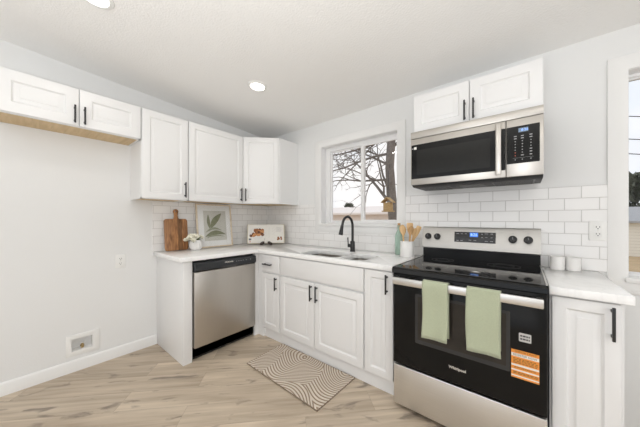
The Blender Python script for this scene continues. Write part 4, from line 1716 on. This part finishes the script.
def bare_tree(root, base, seed):
    rnd = random.Random(seed)

    def limb(p, d, r, L, depth, b, twist):
        pts, rads = [p.copy()], [r]
        n = max(3, int(5 - depth * 0.5))
        q, dd = p.copy(), d.copy()
        for i in range(n):
            dd = (dd + Vector((rnd.uniform(-1, 1), rnd.uniform(-1, 1), rnd.uniform(-0.7, 0.8))) * twist).normalized()
            q = q + dd * (L / n)
            pts.append(q.copy())
            rads.append(r * (1 - 0.75 * (i + 1) / n) + 0.0015)
        b.tube(pts, rads, 7 if depth < 2 else 5)
        if depth < 4 and r > 0.0045:
            k = 3 if depth < 2 else 2
            for i in range(k + (1 if depth < 2 else 0)):
                j = rnd.randint(1, n)
                ax = Vector((rnd.uniform(-1, 1), rnd.uniform(-1, 1), rnd.uniform(-0.6, 0.8))).normalized()
                nd = ((pts[j] - pts[j - 1]).normalized() * 0.55 + ax * 0.8).normalized()
                limb(pts[j], nd, rads[j] * 0.66 + 0.0015, L * rnd.uniform(0.42, 0.66), depth + 1, b, twist * 1.15)
    return limb


tb = Vector((0.42, 3.5, -1.0))
root = thing('bare_tree', 'big leafless tree with grey forking branches close outside the sink window', 'tree', tuple(tb))
b = B()
tp = [tb, (0.42, 3.5, 0.3), (0.40, 3.5, 1.2), (0.33, 3.52, 1.75), (0.27, 3.55, 2.5), (0.30, 3.6, 3.3), (0.36, 3.65, 4.2), (0.5, 3.7, 5.2)]
b.tube(tp, [0.20, 0.14, 0.125, 0.115, 0.105, 0.10, 0.08, 0.05], 14)
obj('trunk', b, 'bark', root, 'thick grey trunk', smooth=60)
limb = bare_tree(root, tb, 11)
for i, (p, d, r, L) in enumerate((((0.36, 3.5, 1.55), (-0.62, -0.05, 0.66), 0.045, 1.7), ((0.33, 3.52, 1.80), (-0.50, 0.2, 0.80), 0.036, 1.6), ((0.28, 3.54, 2.20), (-1.0, -0.1, 0.04), 0.030, 1.9),
                                  ((0.28, 3.55, 2.55), (-0.75, 0.1, 0.35), 0.030, 1.7), ((0.29, 3.57, 2.85), (-0.95, 0.0, -0.05), 0.034, 2.2), ((0.30, 3.6, 3.0), (0.7, 0.1, 0.6), 0.04, 1.5),
                                  ((0.30, 3.6, 3.3), (-0.9, -0.1, -0.25), 0.034, 2.2))):
    b = B()
    limb(Vector(p), Vector(d).normalized(), r, L, 0, b, 0.22)
    obj('branch', b, 'bark', root, smooth=60)

# hanging feeder
FX, FY = 0.475, 3.0
root = thing('bird_feeder', 'tan wooden bird feeder hanging by the tree trunk outside the sink window', 'bird feeder', (FX, FY, 1.37))
b = B()
b.box(FX - 0.085, FX + 0.085, FY - 0.07, FY + 0.07, 1.42, 1.60, 0.004)
obj('feeder_box', b, 'feeder', root)
b = B()
b.prism([(FX - 0.13, 1.595), (FX, 1.70), (FX + 0.13, 1.595), (FX + 0.13, 1.61), (FX, 1.72), (FX - 0.13, 1.61)], FY - 0.10, FY + 0.10)
obj('feeder_roof', b, 'feeder', root)
b = B()
b.box(FX - 0.11, FX + 0.11, FY - 0.10, FY + 0.10, 1.395, 1.42, 0.003)
obj('seed_tray', b, 'feeder', root)
b = B()
b.tube([(FX, FY, 1.70), (FX, FY + 0.02, 2.3), (FX - 0.08, FY + 0.30, 2.55)], 0.005, 6)
obj('hanging_cord', b, 'wire', root)


def house(label, x0, x1, y0, y1, zb, ze, zr, wallm, roofm, windows=()):
    root = thing('neighbor_house', label, 'house', ((x0 + x1) / 2, (y0 + y1) / 2, zb))
    b = B()
    b.box(x0, x1, y0, y1, zb, ze)
    obj('house_wall', b, wallm, root)
    ym = (y0 + y1) / 2
    b = B(lambda u, w, z: (w, u, z))
    b.prism([(y0 - 0.4, ze - 0.02), (ym, zr), (y1 + 0.4, ze - 0.02), (y1 + 0.4, ze + 0.10), (ym, zr + 0.12), (y0 - 0.4, ze + 0.10)], x0 - 0.4, x1 + 0.4)
    obj('house_roof', b, roofm, root)
    for u0, u1, z0, z1 in windows:
        b = B()
        b.box(u0, u1, y0 - 0.04, y0 + 0.02, z0, z1)
        f = obj('house_window', b, 'trim', root)
        b = B()
        b.box(u0 + 0.06, u1 - 0.06, y0 - 0.05, y0 - 0.035, z0 + 0.06, z1 - 0.06)
        obj('house_pane', b, 'blackglass', f)


house('low neighbor building with pale pinkish roof across the yard from the sink window', -16, 0.5, 11.5, 17.5, -1.0, 1.52, 2.05, 'pink_siding', 'roof_pink')
house('cream sided neighbor house with grey shingle roof seen through the second window', 6.9, 16.0, 21.0, 28.0, -1.0, 1.02, 1.95, 'siding', 'roof_grey', [(11.0, 12.2, -0.1, 0.7)])


def evergreen(label, x, y, zb, h, r, seed, cat='tree'):
    rnd = random.Random(seed)
    root = thing('evergreen_tree', label, cat, (x, y, zb))
    b = B()
    b.tube([(x, y, zb), (x, y, zb + h * 0.9)], [0.14, 0.03], 8)
    obj('trunk', b, 'bark', root)
    b = B()
    for i in range(900):
        t = rnd.random() ** 0.8
        a = rnd.uniform(0, 2 * PI)
        rr = r * math.sin(PI * (0.15 + 0.8 * t)) * rnd.uniform(0.4, 1.0)
        c = Vector((x + rr * math.cos(a), y + rr * math.sin(a), zb + h * (0.06 + 0.94 * t)))
        d = Vector((math.cos(a), math.sin(a), rnd.uniform(-0.1, 0.9))).normalized() * r * rnd.uniform(0.2, 0.4)
        s = d.cross(Vector((rnd.uniform(-1, 1), rnd.uniform(-1, 1), rnd.uniform(-1, 1)))).normalized() * r * 0.13
        k = d.cross(s).normalized() * r * 0.05
        b._add([tuple(c - s), tuple(c + s), tuple(c + k), tuple(c + d)], [(0, 1, 3), (1, 2, 3), (2, 0, 3), (0, 2, 1)])
    obj('foliage', b, 'evergreen', root, smooth=0)


evergreen('round dark evergreen behind the pale low building, seen past the faucet', -11.75, 20.5, -1.0, 3.85, 1.0, 3)
evergreen('tall dark evergreen behind the grey roofed house, through the second window', 10.3, 32.0, -1.0, 5.9, 3.4, 7)
evergreen('dark evergreen beside the tall one beyond the grey roofed house', 18.5, 33.0, -1.0, 5.2, 3.0, 9)

for i, (zz, lab) in enumerate(((4.55, 'upper sagging power line crossing the sky outside the second window'), (3.85, 'middle sagging power line crossing the sky outside the second window'), (3.4, 'lowest sagging power line crossing the sky outside the second window'))):
    b = B()
    pts = []
    for k in range(21):
        s = k / 20
        pts.append((2.0 + 20 * s, 8.0 + 10 * s, zz - 0.2 - 0.6 * math.sin(PI * s) + 1.0 * (0.5 - s)))
    b.tube(pts, 0.013, 6)
    tag(obj('street_power_cable', b, 'wire'), lab, 'power line', 'power lines outside')['kind'] = 'thing'
